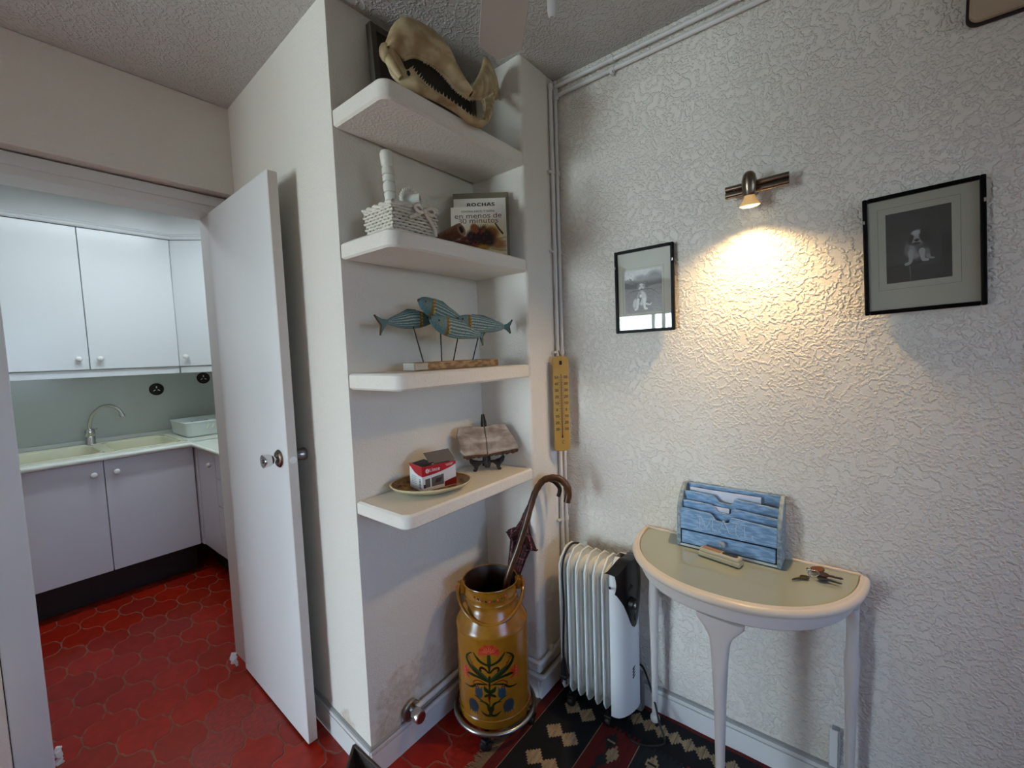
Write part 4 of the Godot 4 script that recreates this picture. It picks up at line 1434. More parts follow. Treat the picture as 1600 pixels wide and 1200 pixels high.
	for r in [[V(0.916,1.495,-1.135), V(0.922,1.378,-1.10)], [V(1.002,1.520,-1.10), V(0.999,1.378,-1.098)], [V(1.034,1.462,-1.05), V(1.052,1.376,-1.098)], [V(1.140,1.478,-1.05), V(1.146,1.374,-1.096)]]:
		var mb := MB.new()
		mb.tube([r[0], r[1]], 0.0021, 8)
		part(f, "rod", mb, M.rod_dark)
	var wd := mat("block_wood", Color.WHITE, 0.6)
	mottle(wd, 0.02, 85, Color(0.45, 0.33, 0.22), Color(0.66, 0.54, 0.40), Vector3(4, 12, 12))
	mat("whitewash", Color(0.70, 0.68, 0.64), 0.8)
	var mb := MB.new()
	mb.rbox(V(1.062, 1.366, -1.098), V(0.40, 0.026, 0.055), 0.003)
	var blk := part(f, "base_block", mb, wd)
	mb = MB.new()
	mb.rbox(V(0.862, 1.366, -1.098), V(0.006, 0.024, 0.053), 0.002)
	mb.rbox(V(0.889, 1.366, -1.0705), V(0.05, 0.021, 0.003), 0.001)
	part(blk, "whitewashed_end", mb, M.whitewash)

# ---------------------------------------------------------------- lowest shelf
func dish_shelf() -> void:
	var og := mat("dish_ochre", Color.WHITE, 0.25)
	mottle(og, 0.03, 91, Color(0.42, 0.27, 0.08), Color(0.60, 0.43, 0.16), Vector3(5, 5, 5))
	mat("dish_cream", Color(0.82, 0.77, 0.62), 0.25)
	mat("dish_brown", Color(0.24, 0.12, 0.05), 0.4)
	var d := thing("oval_dish", "oval ochre pottery dish with a cream rim, holding the red box", "dish", V(0.955, 0.946, -1.125))
	var c := V(0.950, 0.947, -1.124)
	var ax := Basis(Vector3.UP, deg_to_rad(-38.0))
	var ring := func(rx: float, rz: float, y: float) -> Array:
		var o := []
		for i in 41:
			var a := TAU * i / 40
			o.push_back(c + ax * V(cos(a) * rx, y, sin(a) * rz))
		return o
	var mb := MB.new()
	mb.grid([ring.call(0.001, 0.001, 0.0), ring.call(0.075, 0.058, 0.0), ring.call(0.09, 0.072, 0.006), ring.call(0.128, 0.104, 0.020), ring.call(0.1355, 0.1115, 0.027), ring.call(0.137, 0.113, 0.030), ring.call(0.1355, 0.111, 0.0315), ring.call(0.131, 0.107, 0.030)], -1.0)
	part(d, "outside", mb, M.dish_cream)
	mb = MB.new()
	mb.grid([ring.call(0.131, 0.107, 0.030), ring.call(0.124, 0.10, 0.021), ring.call(0.095, 0.074, 0.010), ring.call(0.05, 0.04, 0.008), ring.call(0.001, 0.001, 0.008)], -1.0)
	part(d, "glazed_well", mb, og)
	mb = MB.new()
	for i in 26:
		var a := TAU * i / 26 + 0.1
		if i % 4 != 3:
			mb.rbox(c + ax * V(cos(a) * 0.112, 0.0172, sin(a) * 0.089), V(0.012, 0.0012, 0.006), 0.0005, ax * Basis(Vector3.UP, -a + 0.5))
	part(d, "leaf_border", mb, M.dish_brown)
	# cardboard box
	var x := thing("lock_box", "open red-and-white printed cardboard box standing in the oval dish", "box", V(0.96, 0.956, -1.13))
	var bx := (V(1.022, 0, -1.078) - V(0.896, 0, -1.104)).normalized()
	var bz := V(-bx.z, 0, bx.x)
	var o := V(0.896, 0.956, -1.104)
	var W := 0.129
	var D := 0.088
	var H := 0.083
	mat("card_white", Color(0.85, 0.85, 0.85), 0.45)
	mat("card_red", Color(0.68, 0.04, 0.10), 0.4)
	mat("card_dark_red", Color(0.50, 0.03, 0.04), 0.4)
	mat("card_grey", Color(0.42, 0.39, 0.37), 0.6)
	mat("card_inside", Color(0.10, 0.075, 0.075), 0.7)
	mat("print_grey", Color(0.36, 0.33, 0.31), 0.5)
	mat("print_dark", Color(0.12, 0.11, 0.11), 0.5)
	mat("print_blue", Color(0.35, 0.42, 0.50), 0.5)
	var ff := Transform3D(Basis(bx, Vector3.UP, bz), o)                 # front face, x right, y up
	var lf := Transform3D(Basis(bz, Vector3.UP, -bx), o - bz * D)       # left face
	var bk := Basis(bx, Vector3.UP, bz)
	mb = MB.new()
	mb.rbox(ff * V(W / 2, H / 2, -0.0006), V(W, H, 0.0012), 0.0003, bk)
	mb.rbox(ff * V(W / 2, H / 2, -D + 0.0006), V(W, H, 0.0012), 0.0003, bk)
	mb.rbox(ff * V(0.0006, H / 2, -D / 2), V(0.0012, H, D), 0.0003, bk)
	mb.rbox(ff * V(W - 0.0006, H / 2, -D / 2), V(0.0012, H, D), 0.0003, bk)
	mb.rbox(ff * V(W / 2, 0.001, -D / 2), V(W, 0.0012, D), 0.0003, bk)
	part(x, "walls", mb, M.card_white)
	mb = MB.new()
	mb.rbox(ff * V(W / 2, H * 0.5, -D / 2), V(W - 0.006, H * 0.8, D - 0.006), 0.001, bk)
	part(x, "contents", mb, M.card_inside)
	# red bands with a curved lower edge
	mb = MB.new()
	mb.prism(poly([0, H, 0, H * 0.60, W * 0.15, H * 0.605, W * 0.35, H * 0.63, W * 0.6, H * 0.69, W * 0.8, H * 0.76, W, H * 0.86, W, H]), 0.0004, 0.0, ff)
	mb.prism(poly([0, H, 0, H * 0.92, D * 0.2, H * 0.80, D * 0.45, H * 0.68, D * 0.7, H * 0.62, D, H * 0.60, D, H]), 0.0004, 0.0, lf)
	part(x, "red_band", mb, M.card_red)
	mb = MB.new()
	mb.prism(poly([W * 0.64, 0.002, W, 0.002, W, H * 0.34, W * 0.64, H * 0.22]), 0.0004, 0.0, ff)
	part(x, "red_corner", mb, M.card_dark_red)
	mb = MB.new()
	mb.prism(poly([W * 0.26, 0.012, W * 0.62, 0.012, W * 0.62, H * 0.56, W * 0.26, H * 0.50]), 0.0004, 0.0, ff)
	mb.prism(poly([W * 0.08, 0.012, W * 0.22, 0.012, W * 0.22, H * 0.50, W * 0.08, H * 0.48]), 0.0004, 0.0, ff)
	part(x, "printed_photo", mb, M.print_grey)
	mb = MB.new()
	mb.prism(poly([W * 0.36, 0.022, W * 0.52, 0.022, W * 0.58, H * 0.45, W * 0.40, H * 0.42]), 0.0006, 0.0, ff)
	part(x, "printed_lock", mb, M.print_dark)
	mb = MB.new()
	mb.prism(rect(0.008, 0.012), 0.0006, 0.0, ff * Transform3D(Basis.IDENTITY, V(W * 0.06, 0.017, 0)))
	part(x, "printed_mark", mb, M.print_dark)
	mb = MB.new()
	for i in 9:
		mb.prism(rect(0.011, 0.0016 if i % 3 else 0.0028), 0.0005, 0.0, lf * Transform3D(Basis.IDENTITY, V(D * 0.82, 0.010 + i * 0.0036, 0)))
	part(x, "barcode", mb, M.print_dark)
	mb = MB.new()
	for i in 5:
		mb.prism(rect(0.034 - 0.004 * (i % 3), 0.0012), 0.0004, 0.0, lf * Transform3D(Basis.IDENTITY, V(D * 0.34, 0.020 + i * 0.006, 0)))
	part(x, "printed_lines", mb, M.print_blue)
	mb = MB.new()
	mb.prism(circ(0.0068, 18, 0.0075), 0.0006, 0.0, ff * Transform3D(Basis.IDENTITY, V(W * 0.15, H * 0.80, 0)))
	part(x, "round_emblem", mb, M.card_white)
	mb = MB.new()
	mb.prism(rect(0.0014, 0.012), 0.0008, 0.0, ff * Transform3D(Basis.IDENTITY, V(W * 0.15, H * 0.80, 0)))
	part(x, "emblem_line", mb, M.card_red)
	lettering(x, "Lince", ff * Transform3D(Basis.IDENTITY, V(W * 0.36, H * 0.81, 0.0004)), 0.0115, M.card_white, "Droid Sans", true)
	for i in 2:
		mb = MB.new()
		mb.prism(rect(0.030 - i * 0.006, 0.0014), 0.0004, 0.0, ff * Transform3D(Basis(Vector3.BACK, 0.06), V(W * 0.80, H * (0.92 - i * 0.05), 0.0004)))
		part(x, "printed_lines", mb, M.card_white)
	mb = MB.new()
	for i in 6:
		mb.prism(poly([W * (0.66 + i * 0.058), H * 0.24 + i * 0.0012, W * (0.70 + i * 0.058), H * 0.25 + i * 0.0012, W * (0.69 + i * 0.058), H * 0.36 + i * 0.0012, W * (0.665 + i * 0.058), H * 0.34]), 0.0007, 0.0, ff)
	part(x, "printed_figures", mb, M.card_white)
	# flaps
	mb = MB.new()
	mb.rbox(ff * V(W * 0.66, H + 0.016, -D * 0.36), V(W * 0.76, 0.0012, D * 0.62), 0.0004, bk * Basis(Vector3.RIGHT, 0.60))
	part(x, "lid_flap", mb, M.card_grey)
	mb = MB.new()
	mb.rbox(ff * V(0.026, H + 0.003, -D * 0.45), V(0.045, 0.001, D * 0.8), 0.0003, bk * Basis(Vector3.BACK, 0.12))
	part(x, "side_flap", mb, M.card_inside)
	mb = MB.new()
	mb.bar(ff * V(0.044, H + 0.001, -0.004), ff * V(0.052, H + 0.012, -D * 0.7), 0.004, 0.0012, 0.0004)
	part(x, "flap_edge", mb, M.card_white)
	# stone slab on a dark easel
	var st := mat("petrified_stone", Color.WHITE, 0.25)
	mottle(st, 0.016, 95, Color(0.50, 0.445, 0.40), Color(0.80, 0.75, 0.70), Vector3(3.5, 6, 3.5), false, 5)
	st.clearcoat_enabled = true
	st.clearcoat = 0.4
	st.clearcoat_roughness = 0.15
	var bark := mat("stone_bark", Color.WHITE, 0.7)
	mottle(bark, 0.05, 96, Color(0.16, 0.09, 0.05), Color(0.48, 0.32, 0.18), Vector3(8, 8, 8))
	mat("easel_wood", Color(0.075, 0.035, 0.03), 0.4)
	var s := thing("stone_slab", "polished grey-brown stone slab shaped like an open book on a dark easel", "stone", V(1.24, 0.985, -1.14))
	var nd := V(-0.62, 0.0, 0.78).normalized()
	var T := facing((nd + V(0, 0.55, 0)).normalized(), V(1.243, 1.062, -1.135), Vector3.UP)
	var lf2 := poly([-0.108, 0.050, -0.116, 0.020, -0.108, -0.012, -0.106, -0.044, -0.09, -0.060, -0.04, -0.058, -0.004, -0.060, -0.002, 0.0, -0.006, 0.052, -0.05, 0.056])
	var rg := poly([0.0, 0.052, 0.002, 0.0, 0.0, -0.060, 0.05, -0.054, 0.105, -0.050, 0.122, -0.048, 0.112, -0.010, 0.098, 0.020, 0.080, 0.058, 0.04, 0.060])
	for p in [[lf2, 0.09], [rg, -0.09]]:
		mb = MB.new()
		mb.prism(p[0], 0.016, 0.003, T * Transform3D(Basis(Vector3.UP, p[1]), V(0, 0, -0.004)))
		part(s, "polished_page", mb, st)
	mb = MB.new()
	var ep := []
	var er := []
	for i in 30:
		var t := i / 29.0
		ep.push_back(T * V(lerpf(-0.094, 0.120, t), -0.062 + 0.010 * t + 0.0022 * sin(i * 2.1), 0.003))
		er.push_back(rng.randf_range(0.0075, 0.0105) * (0.6 if i == 0 or i == 29 else 1.0))
	mb.tube(ep, er, 8, true, 0.8)
	part(s, "rough_edge", mb, bark)
	var e := thing("display_easel", "dark carved wooden display easel holding the stone slab", "easel", V(1.24, 0.946, -1.14))
	var E0 := facing(nd, V(1.236, 0.946, -1.128))
	for sg in [-1.0, 1.0]:
		mb = MB.new()
		var lp := poly([0.004, 0.040, 0.03, 0.040, 0.052, 0.046, 0.066, 0.058, 0.070, 0.050, 0.066, 0.034, 0.052, 0.020, 0.050, 0.010, 0.056, 0.005, 0.052, 0.0, 0.043, 0.0, 0.038, 0.008, 0.034, 0.020, 0.022, 0.030, 0.004, 0.030])
		if sg < 0:
			for i in lp.size():
				lp[i].x = -lp[i].x
		mb.prism(lp, 0.012, 0.002, E0)
		part(e, "foot_bracket", mb, M.easel_wood)
		mb = MB.new()
		mb.prism(poly([0.0012, 0.012, 0.008, 0.012, 0.013, 0.022, 0.014, 0.05, 0.011, 0.12, 0.011, 0.190, 0.006, 0.222, 0.0012, 0.224]) if sg > 0 else poly([-0.0012, 0.012, -0.008, 0.012, -0.013, 0.022, -0.014, 0.05, -0.011, 0.12, -0.011, 0.190, -0.006, 0.222, -0.0012, 0.224]), 0.010, 0.0015, E0 * Transform3D(Basis(Vector3.RIGHT, -0.34), V(0, 0, 0.014)))
		part(e, "upright", mb, M.easel_wood)
		mb = MB.new()
		mb.bar(E0 * V(sg * 0.05, 0.036, 0.004), E0 * V(sg * 0.05, 0.040, 0.040), 0.008, 0.008, 0.002)
		part(e, "ledge_peg", mb, M.easel_wood)
	mb = MB.new()
	mb.bar(E0 * V(0, 0.10, -0.030), E0 * V(0, 0.002, -0.066), 0.016, 0.008, 0.002)
	part(e, "rear_leg", mb, M.easel_wood)

# ---------------------------------------------------------------- milk can and sticks
func can_image() -> Image:
	var w := 1024
	var h := 460
	var im := Image.create(w, h, false, Image.FORMAT_RGB8)
	var nz := noise(0.012, 101, FastNoiseLite.TYPE_SIMPLEX_SMOOTH, 4)
	for y in h:
		for x in w:
			im.set_pixel(x, y, Color(0.52, 0.33, 0.07).lerp(Color(0.60, 0.41, 0.11), 0.5 + 0.5 * nz.get_noise_2d(x, y)))
	var G := Color(0.10, 0.16, 0.06)
	var R := Color(0.66, 0.19, 0.10)
	var P := Color(0.80, 0.42, 0.30)
	var B := Color(0.16, 0.24, 0.30)
	var D := Color(0.13, 0.07, 0.03)
	var cx := 512.0
	var k := 1.32
	var q := func(x: float, y: float) -> Vector2: return Vector2(cx + (x - 872) * 0.5 * k, 12 + (y - 90) * 0.5 * 0.85)
	for s in [-1.0, 1.0]:
		var m := func(x: float, y: float) -> Vector2: return q.call(872 + (x - 872) * -s, y)
		brush(im, [m.call(868, 400), m.call(800, 350), m.call(735, 295), m.call(705, 240), m.call(725, 200), m.call(752, 178)], [5, 8, 7, 4, 2], G)
		brush(im, [m.call(868, 395), m.call(820, 340), m.call(760, 290), m.call(735, 240)], [4, 5, 2], G.lightened(0.08))
		brush(im, [m.call(866, 268), m.call(815, 240), m.call(785, 205), m.call(765, 172)], [4, 6, 2], G)
		brush(im, [m.call(866, 330), m.call(845, 300), m.call(820, 290), m.call(808, 305), m.call(818, 318)], [3, 5, 3], D)
		brush(im, [m.call(735, 240), m.call(720, 235), m.call(724, 220), m.call(738, 222)], [2, 2], R.darkened(0.4))
		brush(im, [m.call(760, 290), m.call(748, 275), m.call(755, 262)], [2, 3], R.darkened(0.2))
		brush(im, [m.call(868, 410), m.call(800, 378), m.call(740, 370), m.call(692, 375)], [3, 5, 6, 3], G)
		brush(im, [m.call(868, 440), m.call(800, 405), m.call(758, 430), m.call(770, 462), m.call(795, 455), m.call(790, 440)], [2.5, 3, 2], R.darkened(0.35))
		brush(im, [m.call(850, 430), m.call(790, 440), m.call(740, 480), m.call(682, 490)], [3, 5, 2], G.darkened(0.3))
		brush(im, [m.call(878, 640), m.call(830, 590), m.call(790, 560), m.call(765, 545)], [3, 3, 2], G)
		brush(im, [m.call(880, 680), m.call(850, 600), m.call(800, 585)], [3, 4, 2], G)
		brush(im, [m.call(880, 700), m.call(840, 700), m.call(805, 670)], [4, 5, 1.5], G)
		brush(im, [m.call(878, 690), m.call(858, 650), m.call(850, 610)], [4, 5, 1.5], G)
		brush(im, [m.call(872, 500), m.call(845, 480), m.call(835, 455)], [7, 8, 3], G)
		brush(im, [m.call(872, 520), m.call(845, 530), m.call(835, 540)], [5, 5, 2], G.darkened(0.2))
		# side carnation
		var c0: Vector2 = m.call(690, 380)
		for i in 7:
			var a := -2.3 + i * 0.55
			var d := Vector2(cos(a) * -s * -1.0, sin(a))
			d = Vector2(-absf(cos(a)) * -s * -1.0, sin(a)) if i % 2 else d
			brush(im, [c0, c0 + d * 14, c0 + d * 26], [3, 6, 4], R if i % 2 else R.lightened(0.1))
		for i in 5:
			brush(im, [c0 + Vector2(s * 2, -22 + i * 11), c0 + Vector2(s * 9, -18 + i * 10)], [1.2, 1.2], P)
		# blue tulips
		var t0: Vector2 = m.call(795, 515)
		oval(im, t0.x, t0.y, 18, 19, 0.3 * s, B, 0.1)
		for i in 3:
			brush(im, [t0 + Vector2(-12 + i * 12, -10), t0 + Vector2(-14 + i * 14, -24)], [5, 1.5], B)
			disc(im, t0.x - 10 + i * 10, t0.y - 27, 2.2, P)
		var t1: Vector2 = m.call(750, 638)
		oval(im, t1.x, t1.y, 26, 23, -0.2 * s, B.darkened(0.15), 0.1)
		for i in 4:
			brush(im, [t1 + Vector2(-16 + i * 11, 8), t1 + Vector2(-20 + i * 13, 28)], [5, 1.5], B.darkened(0.15))
		disc(im, t1.x + s * 16, t1.y + 26, 2.4, P)
	# centre
	brush(im, [q.call(872, 370), q.call(876, 520), q.call(880, 705)], [6, 3, 4], G)
	brush(im, [q.call(872, 250), q.call(872, 330)], [9, 3], G)
	brush(im, [q.call(872, 180), q.call(872, 235)], [7, 9], G.lightened(0.05))
	brush(im, [q.call(878, 540), q.call(880, 575)], [7, 3], Color(0.35, 0.05, 0.04))
	var f := q.call(872, 165) as Vector2
	for i in 9:
		var a := PI + 0.12 + i * (PI - 0.24) / 8
		brush(im, [f, f + Vector2(cos(a) * 24, sin(a) * 18), f + Vector2(cos(a) * 42, sin(a) * 32 + 6)], [4, 9, 8], R if i % 2 else R.lightened(0.07))
	for i in 7:
		var a := PI + 0.35 + i * (PI - 0.7) / 6
		brush(im, [f + Vector2(cos(a) * 9, sin(a) * 7), f + Vector2(cos(a) * 27, sin(a) * 21)], [1.4, 1.8], P)
	# chips near the foot
	for e in [[400, 436], [640, 428], [150, 300], [840, 120]]:
		oval(im, e[0], e[1], 7, 6, 0, Color(0.20, 0.06, 0.04), 0.3)
	return im

func milk_can() -> void:
	var c := V(1.165, 0, -1.07)
	var cm := mat("can_paint", Color.WHITE, 0.22)
	cm.albedo_texture = tex(can_image())
	var cp := mat("can_plain", Color.WHITE, 0.22)
	mottle(cp, 0.02, 103, Color(0.50, 0.32, 0.07), Color(0.60, 0.41, 0.11), Vector3(3, 3, 3))
	mat("can_inside", Color(0.16, 0.085, 0.045), 0.5)
	mat("painted_green", Color(0.09, 0.13, 0.05), 0.4)
	mat("painted_red", Color(0.66, 0.22, 0.14), 0.4)
	var can := thing("milk_can", "mustard-yellow painted milk can with red carnation folk flowers", "milk can", V(c.x, 0.066, c.z))
	# angle of the side that faces the camera, so that the painted side of the can points there
	var face := atan2(1.07, -1.165)
	var at := Transform3D(Basis.IDENTITY, c)
	var mb := MB.new()
	mb.lathe([Vector2(0.0, 0.068), Vector2(0.126, 0.068), Vector2(0.131, 0.072), Vector2(0.133, 0.078), Vector2(0.133, 0.400)], 56, at, face - PI + 0.12, face + PI + 0.12)
	part(can, "painted_body", mb, cm)
	mb = MB.new()
	mb.lathe([Vector2(0.1345, 0.100), Vector2(0.1365, 0.104), Vector2(0.1345, 0.108)], 48, at)
	mb.lathe([Vector2(0.133, 0.400), Vector2(0.1345, 0.406), Vector2(0.1335, 0.413), Vector2(0.129, 0.420), Vector2(0.116, 0.448), Vector2(0.104, 0.472), Vector2(0.0985, 0.482), Vector2(0.0975, 0.496), Vector2(0.0990, 0.499), Vector2(0.0975, 0.502), Vector2(0.0965, 0.515), Vector2(0.0980, 0.518), Vector2(0.0965, 0.521), Vector2(0.098, 0.545), Vector2(0.1025, 0.556), Vector2(0.1045, 0.559), Vector2(0.1035, 0.5615), Vector2(0.100, 0.560)], 48, at)
	part(can, "shoulder_and_neck", mb, cp)
	mb = MB.new()
	mb.lathe([Vector2(0.100, 0.560), Vector2(0.0945, 0.545), Vector2(0.0935, 0.485), Vector2(0.110, 0.45), Vector2(0.129, 0.41), Vector2(0.129, 0.075), Vector2(0.0, 0.075)], 48, at)
	part(can, "inside", mb, M.can_inside)
	var side := V(0.70, 0, 0.72).normalized()
	for s in [-1.0, 1.0]:
		mb = MB.new()
		var p = c + side * s * 0.108 + V(0, 0.535, 0)
		var e := Transform3D(Basis(side * s, V(0, 1, 0), (side * s).cross(V(0, 1, 0))), p)
		mb.rbox(p - side * s * 0.004, V(0.020, 0.042, 0.036), 0.006, e.basis)
		mb.lathe([Vector2(0.0, 0.0), Vector2(0.02, 0.0), Vector2(0.022, 0.003), Vector2(0.022, 0.008), Vector2(0.0, 0.010)], 18, Transform3D(e.basis * Basis(Vector3.BACK, -PI / 2), p + side * s * 0.006))
		var lug := part(can, "lug", mb, cp)
		mb = MB.new()
		mb.ball(p + side * s * 0.017, V(0.006, 0.006, 0.006), 6)
		part(lug, "rivet", mb, M.painted_red)
	var tow := V(-0.735, 0, 0.678)
	mb = MB.new()
	var hp := []
	for i in 25:
		var a := PI * i / 24
		var q := c + side * cos(a) * -0.122 + V(0, 0.532, 0) + tow * sin(a) * 0.112 - V(0, 1, 0) * sin(a) * 0.085
		hp.push_back(q)
	mb.tube(hp, 0.0062, 8)
	part(can, "bail_handle", mb, cp)
	for i in 9:
		var a := face + (i - 4) * 0.15 + 0.05
		var y: float = 0.533 - 0.010 * (1.0 - pow((i - 4) / 4.0, 2.0))
		mb = MB.new()
		mb.ball(c + V(cos(a) * 0.0985, y, sin(a) * 0.0985), V(0.0052, 0.005, 0.0052) if i == 4 else V(0.0034, 0.004, 0.0034), 5)
		part(can, "painted_berry" if i % 2 == 0 else "painted_leaf", mb, M.painted_red if i % 2 == 0 else M.painted_green)
	# rolling stand
	var st := thing("plant_trolley", "round steel rolling stand with dark castors under the milk can", "trolley", V(c.x, 0, c.z))
	mb = MB.new()
	var rp := []
	for i in 49:
		rp.push_back(c + V(cos(TAU * i / 48) * 0.149, 0.070, sin(TAU * i / 48) * 0.149))
	mb.tube(rp, 0.0085, 10, false)
	part(st, "ring", mb, M.steel)
	for k in 4:
		var a := face + 0.28 + k * PI / 2
		var d := V(cos(a), 0, sin(a))
		mb = MB.new()
		mb.bar(c + V(0, 0.060, 0), c + d * 0.147 + V(0, 0.062, 0), 0.018, 0.006, 0.002)
		part(st, "spoke", mb, M.steel)
		mb = MB.new()
		var wp := c + d * 0.140 + V(0, 0.0225, 0)
		mb.lathe([Vector2(0.0, -0.012), Vector2(0.017, -0.012), Vector2(0.0215, -0.008), Vector2(0.0215, 0.008), Vector2(0.017, 0.012), Vector2(0.0, 0.012)], 18, Transform3D(Basis(V(0, 1, 0), d, V(0, 1, 0).cross(d)), wp))
		mb.rbox(wp + V(0, 0.018, 0), V(0.030, 0.018, 0.030), 0.006)
		mb.tube([wp + V(0, 0.02, 0), wp + V(0, 0.045, 0)], 0.007, 8)
		part(st, "castor", mb, M.black_rubber)
	# walking stick
	var wd := mat("cane_wood", Color.WHITE, 0.28)
	mottle(wd, 0.02, 111, Color(0.22, 0.125, 0.06), Color(0.36, 0.235, 0.13), Vector3(8, 2.5, 8))
	var cane := thing("walking_stick", "brown wooden walking stick with a curved crook standing in the milk can", "walking stick", V(1.13, 0.08, -1.10))
	mb = MB.new()
	var cpnt := spline([V(1.13, 0.085, -1.112), V(1.172, 0.32, -1.065), V(1.212, 0.546, -1.026), V(1.252, 0.66, -1.0), V(1.287, 0.75, -0.985), V(1.312, 0.82, -0.975), V(1.326, 0.860, -0.966), V(1.340, 0.888, -0.955), V(1.355, 0.906, -0.942), V(1.372, 0.914, -0.917), V(1.390, 0.908, -0.894), V(1.402, 0.887, -0.874), V(1.407, 0.854, -0.867), V(1.403, 0.818, -0.872)], 6)
	var rr := []
	for i in cpnt.size():
		rr.push_back(0.0118 + 0.0022 * float(i) / cpnt.size() + 0.0006 * sin(i * 1.3))
	mb.tube(cpnt, rr, 12)
	part(cane, "stick", mb, wd)
	# folded tartan umbrella
	var ti := Image.create(256, 256, false, Image.FORMAT_RGB8)
	ti.fill(Color(0.30, 0.04, 0.08))
	for i in 4:
		ti.fill_rect(Rect2i(i * 64 + 8, 0, 14, 256), Color(0.10, 0.02, 0.04))
		ti.fill_rect(Rect2i(i * 64 + 34, 0, 5, 256), Color(0.62, 0.48, 0.52))
		ti.fill_rect(Rect2i(i * 64 + 46, 0, 10, 256), Color(0.12, 0.03, 0.06))
	for i in 8:
		ti.fill_rect(Rect2i(0, i * 32 + 6, 256, 8), Color(0.13, 0.02, 0.045))
		ti.fill_rect(Rect2i(0, i * 32 + 20, 256, 3), Color(0.50, 0.36, 0.40) if i % 2 else Color(0.36, 0.12, 0.15))
	var tm := mat("tartan_cloth", Color.WHITE, 0.8)
	tm.albedo_texture = tex(ti)
	tm.uv1_scale = Vector3(3, 2, 1)
	var um := thing("umbrella", "folded burgundy tartan umbrella with a dark hook handle in the milk can", "umbrella", V(1.19, 0.1, -1.08))
	mb = MB.new()
	var top := V(1.335, 0.765, -1.022)
	var bot := V(1.168, 0.18, -1.085)
	var axis := (bot - top).normalized()
	var ex := V(0.62, 0.0, 0.78)
	ex = (ex - axis * ex.dot(axis)).normalized()
	var ey := axis.cross(ex)
	var prof := [[0.0, 0.009, 0.0], [0.05, 0.014, 0.1], [0.11, 0.026, 0.25], [0.165, 0.052, 0.40], [0.185, 0.056, 0.50], [0.205, 0.036, 0.45], [0.27, 0.030, 0.3], [0.36, 0.024, 0.25], [0.48, 0.020, 0.2], [0.75, 0.018, 0.2], [1.0, 0.008, 0.1]]
	var G := []
	for e in prof:
		var row := []
		for i in 65:
			var a := TAU * i / 64
			var r: float = e[1] * (1.0 - e[2] * (0.5 - 0.5 * cos(a * 8.0)))
			var sk := axis * (0.016 * (0.5 - 0.5 * cos(a * 8.0)) * (1.0 if e[2] > 0.3 else 0.0))
			var tiltk: float = 0.022 * clampf((e[1] - 0.02) / 0.03, 0, 1)
			row.push_back(top.lerp(bot, e[0]) + (ex * cos(a) * (1.35 if cos(a) > 0 else 1.05) + ey * sin(a) * 0.8) * r - sk + axis * tiltk * cos(a))
		G.push_back(row)
	mb.grid(G, -1.0)
	part(um, "canopy", mb, tm)
	for i in 8:
		mb = MB.new()
		var a := TAU * i / 8
		var d := ex * cos(a) * (1.35 if cos(a) > 0 else 1.05) + ey * sin(a) * 0.8
		var q := top.lerp(bot, 0.178) + axis * 0.020 * cos(a)
		mb.tube([q + d * 0.054, q + d * 0.058], 0.0026, 6)
		part(um, "rib_tip", mb, M.rod_dark)
	mb = MB.new()
	mb.tube(spline([top + axis * 0.02, top, V(1.352, 0.80, -1.012), V(1.372, 0.850, -1.000), V(1.390, 0.880, -0.985), V(1.408, 0.890, -0.961), V(1.424, 0.880, -0.940), V(1.434, 0.853, -0.923), V(1.430, 0.822, -0.928)], 5), 0.0085, 10)
	part(um, "hook_handle", mb, M.rod_dark)
	mb = MB.new()
	mb.tube([bot - axis * 0.02, bot + axis * 0.09], [0.006, 0.0035], 8)
	part(um, "ferrule", mb, M.steel)

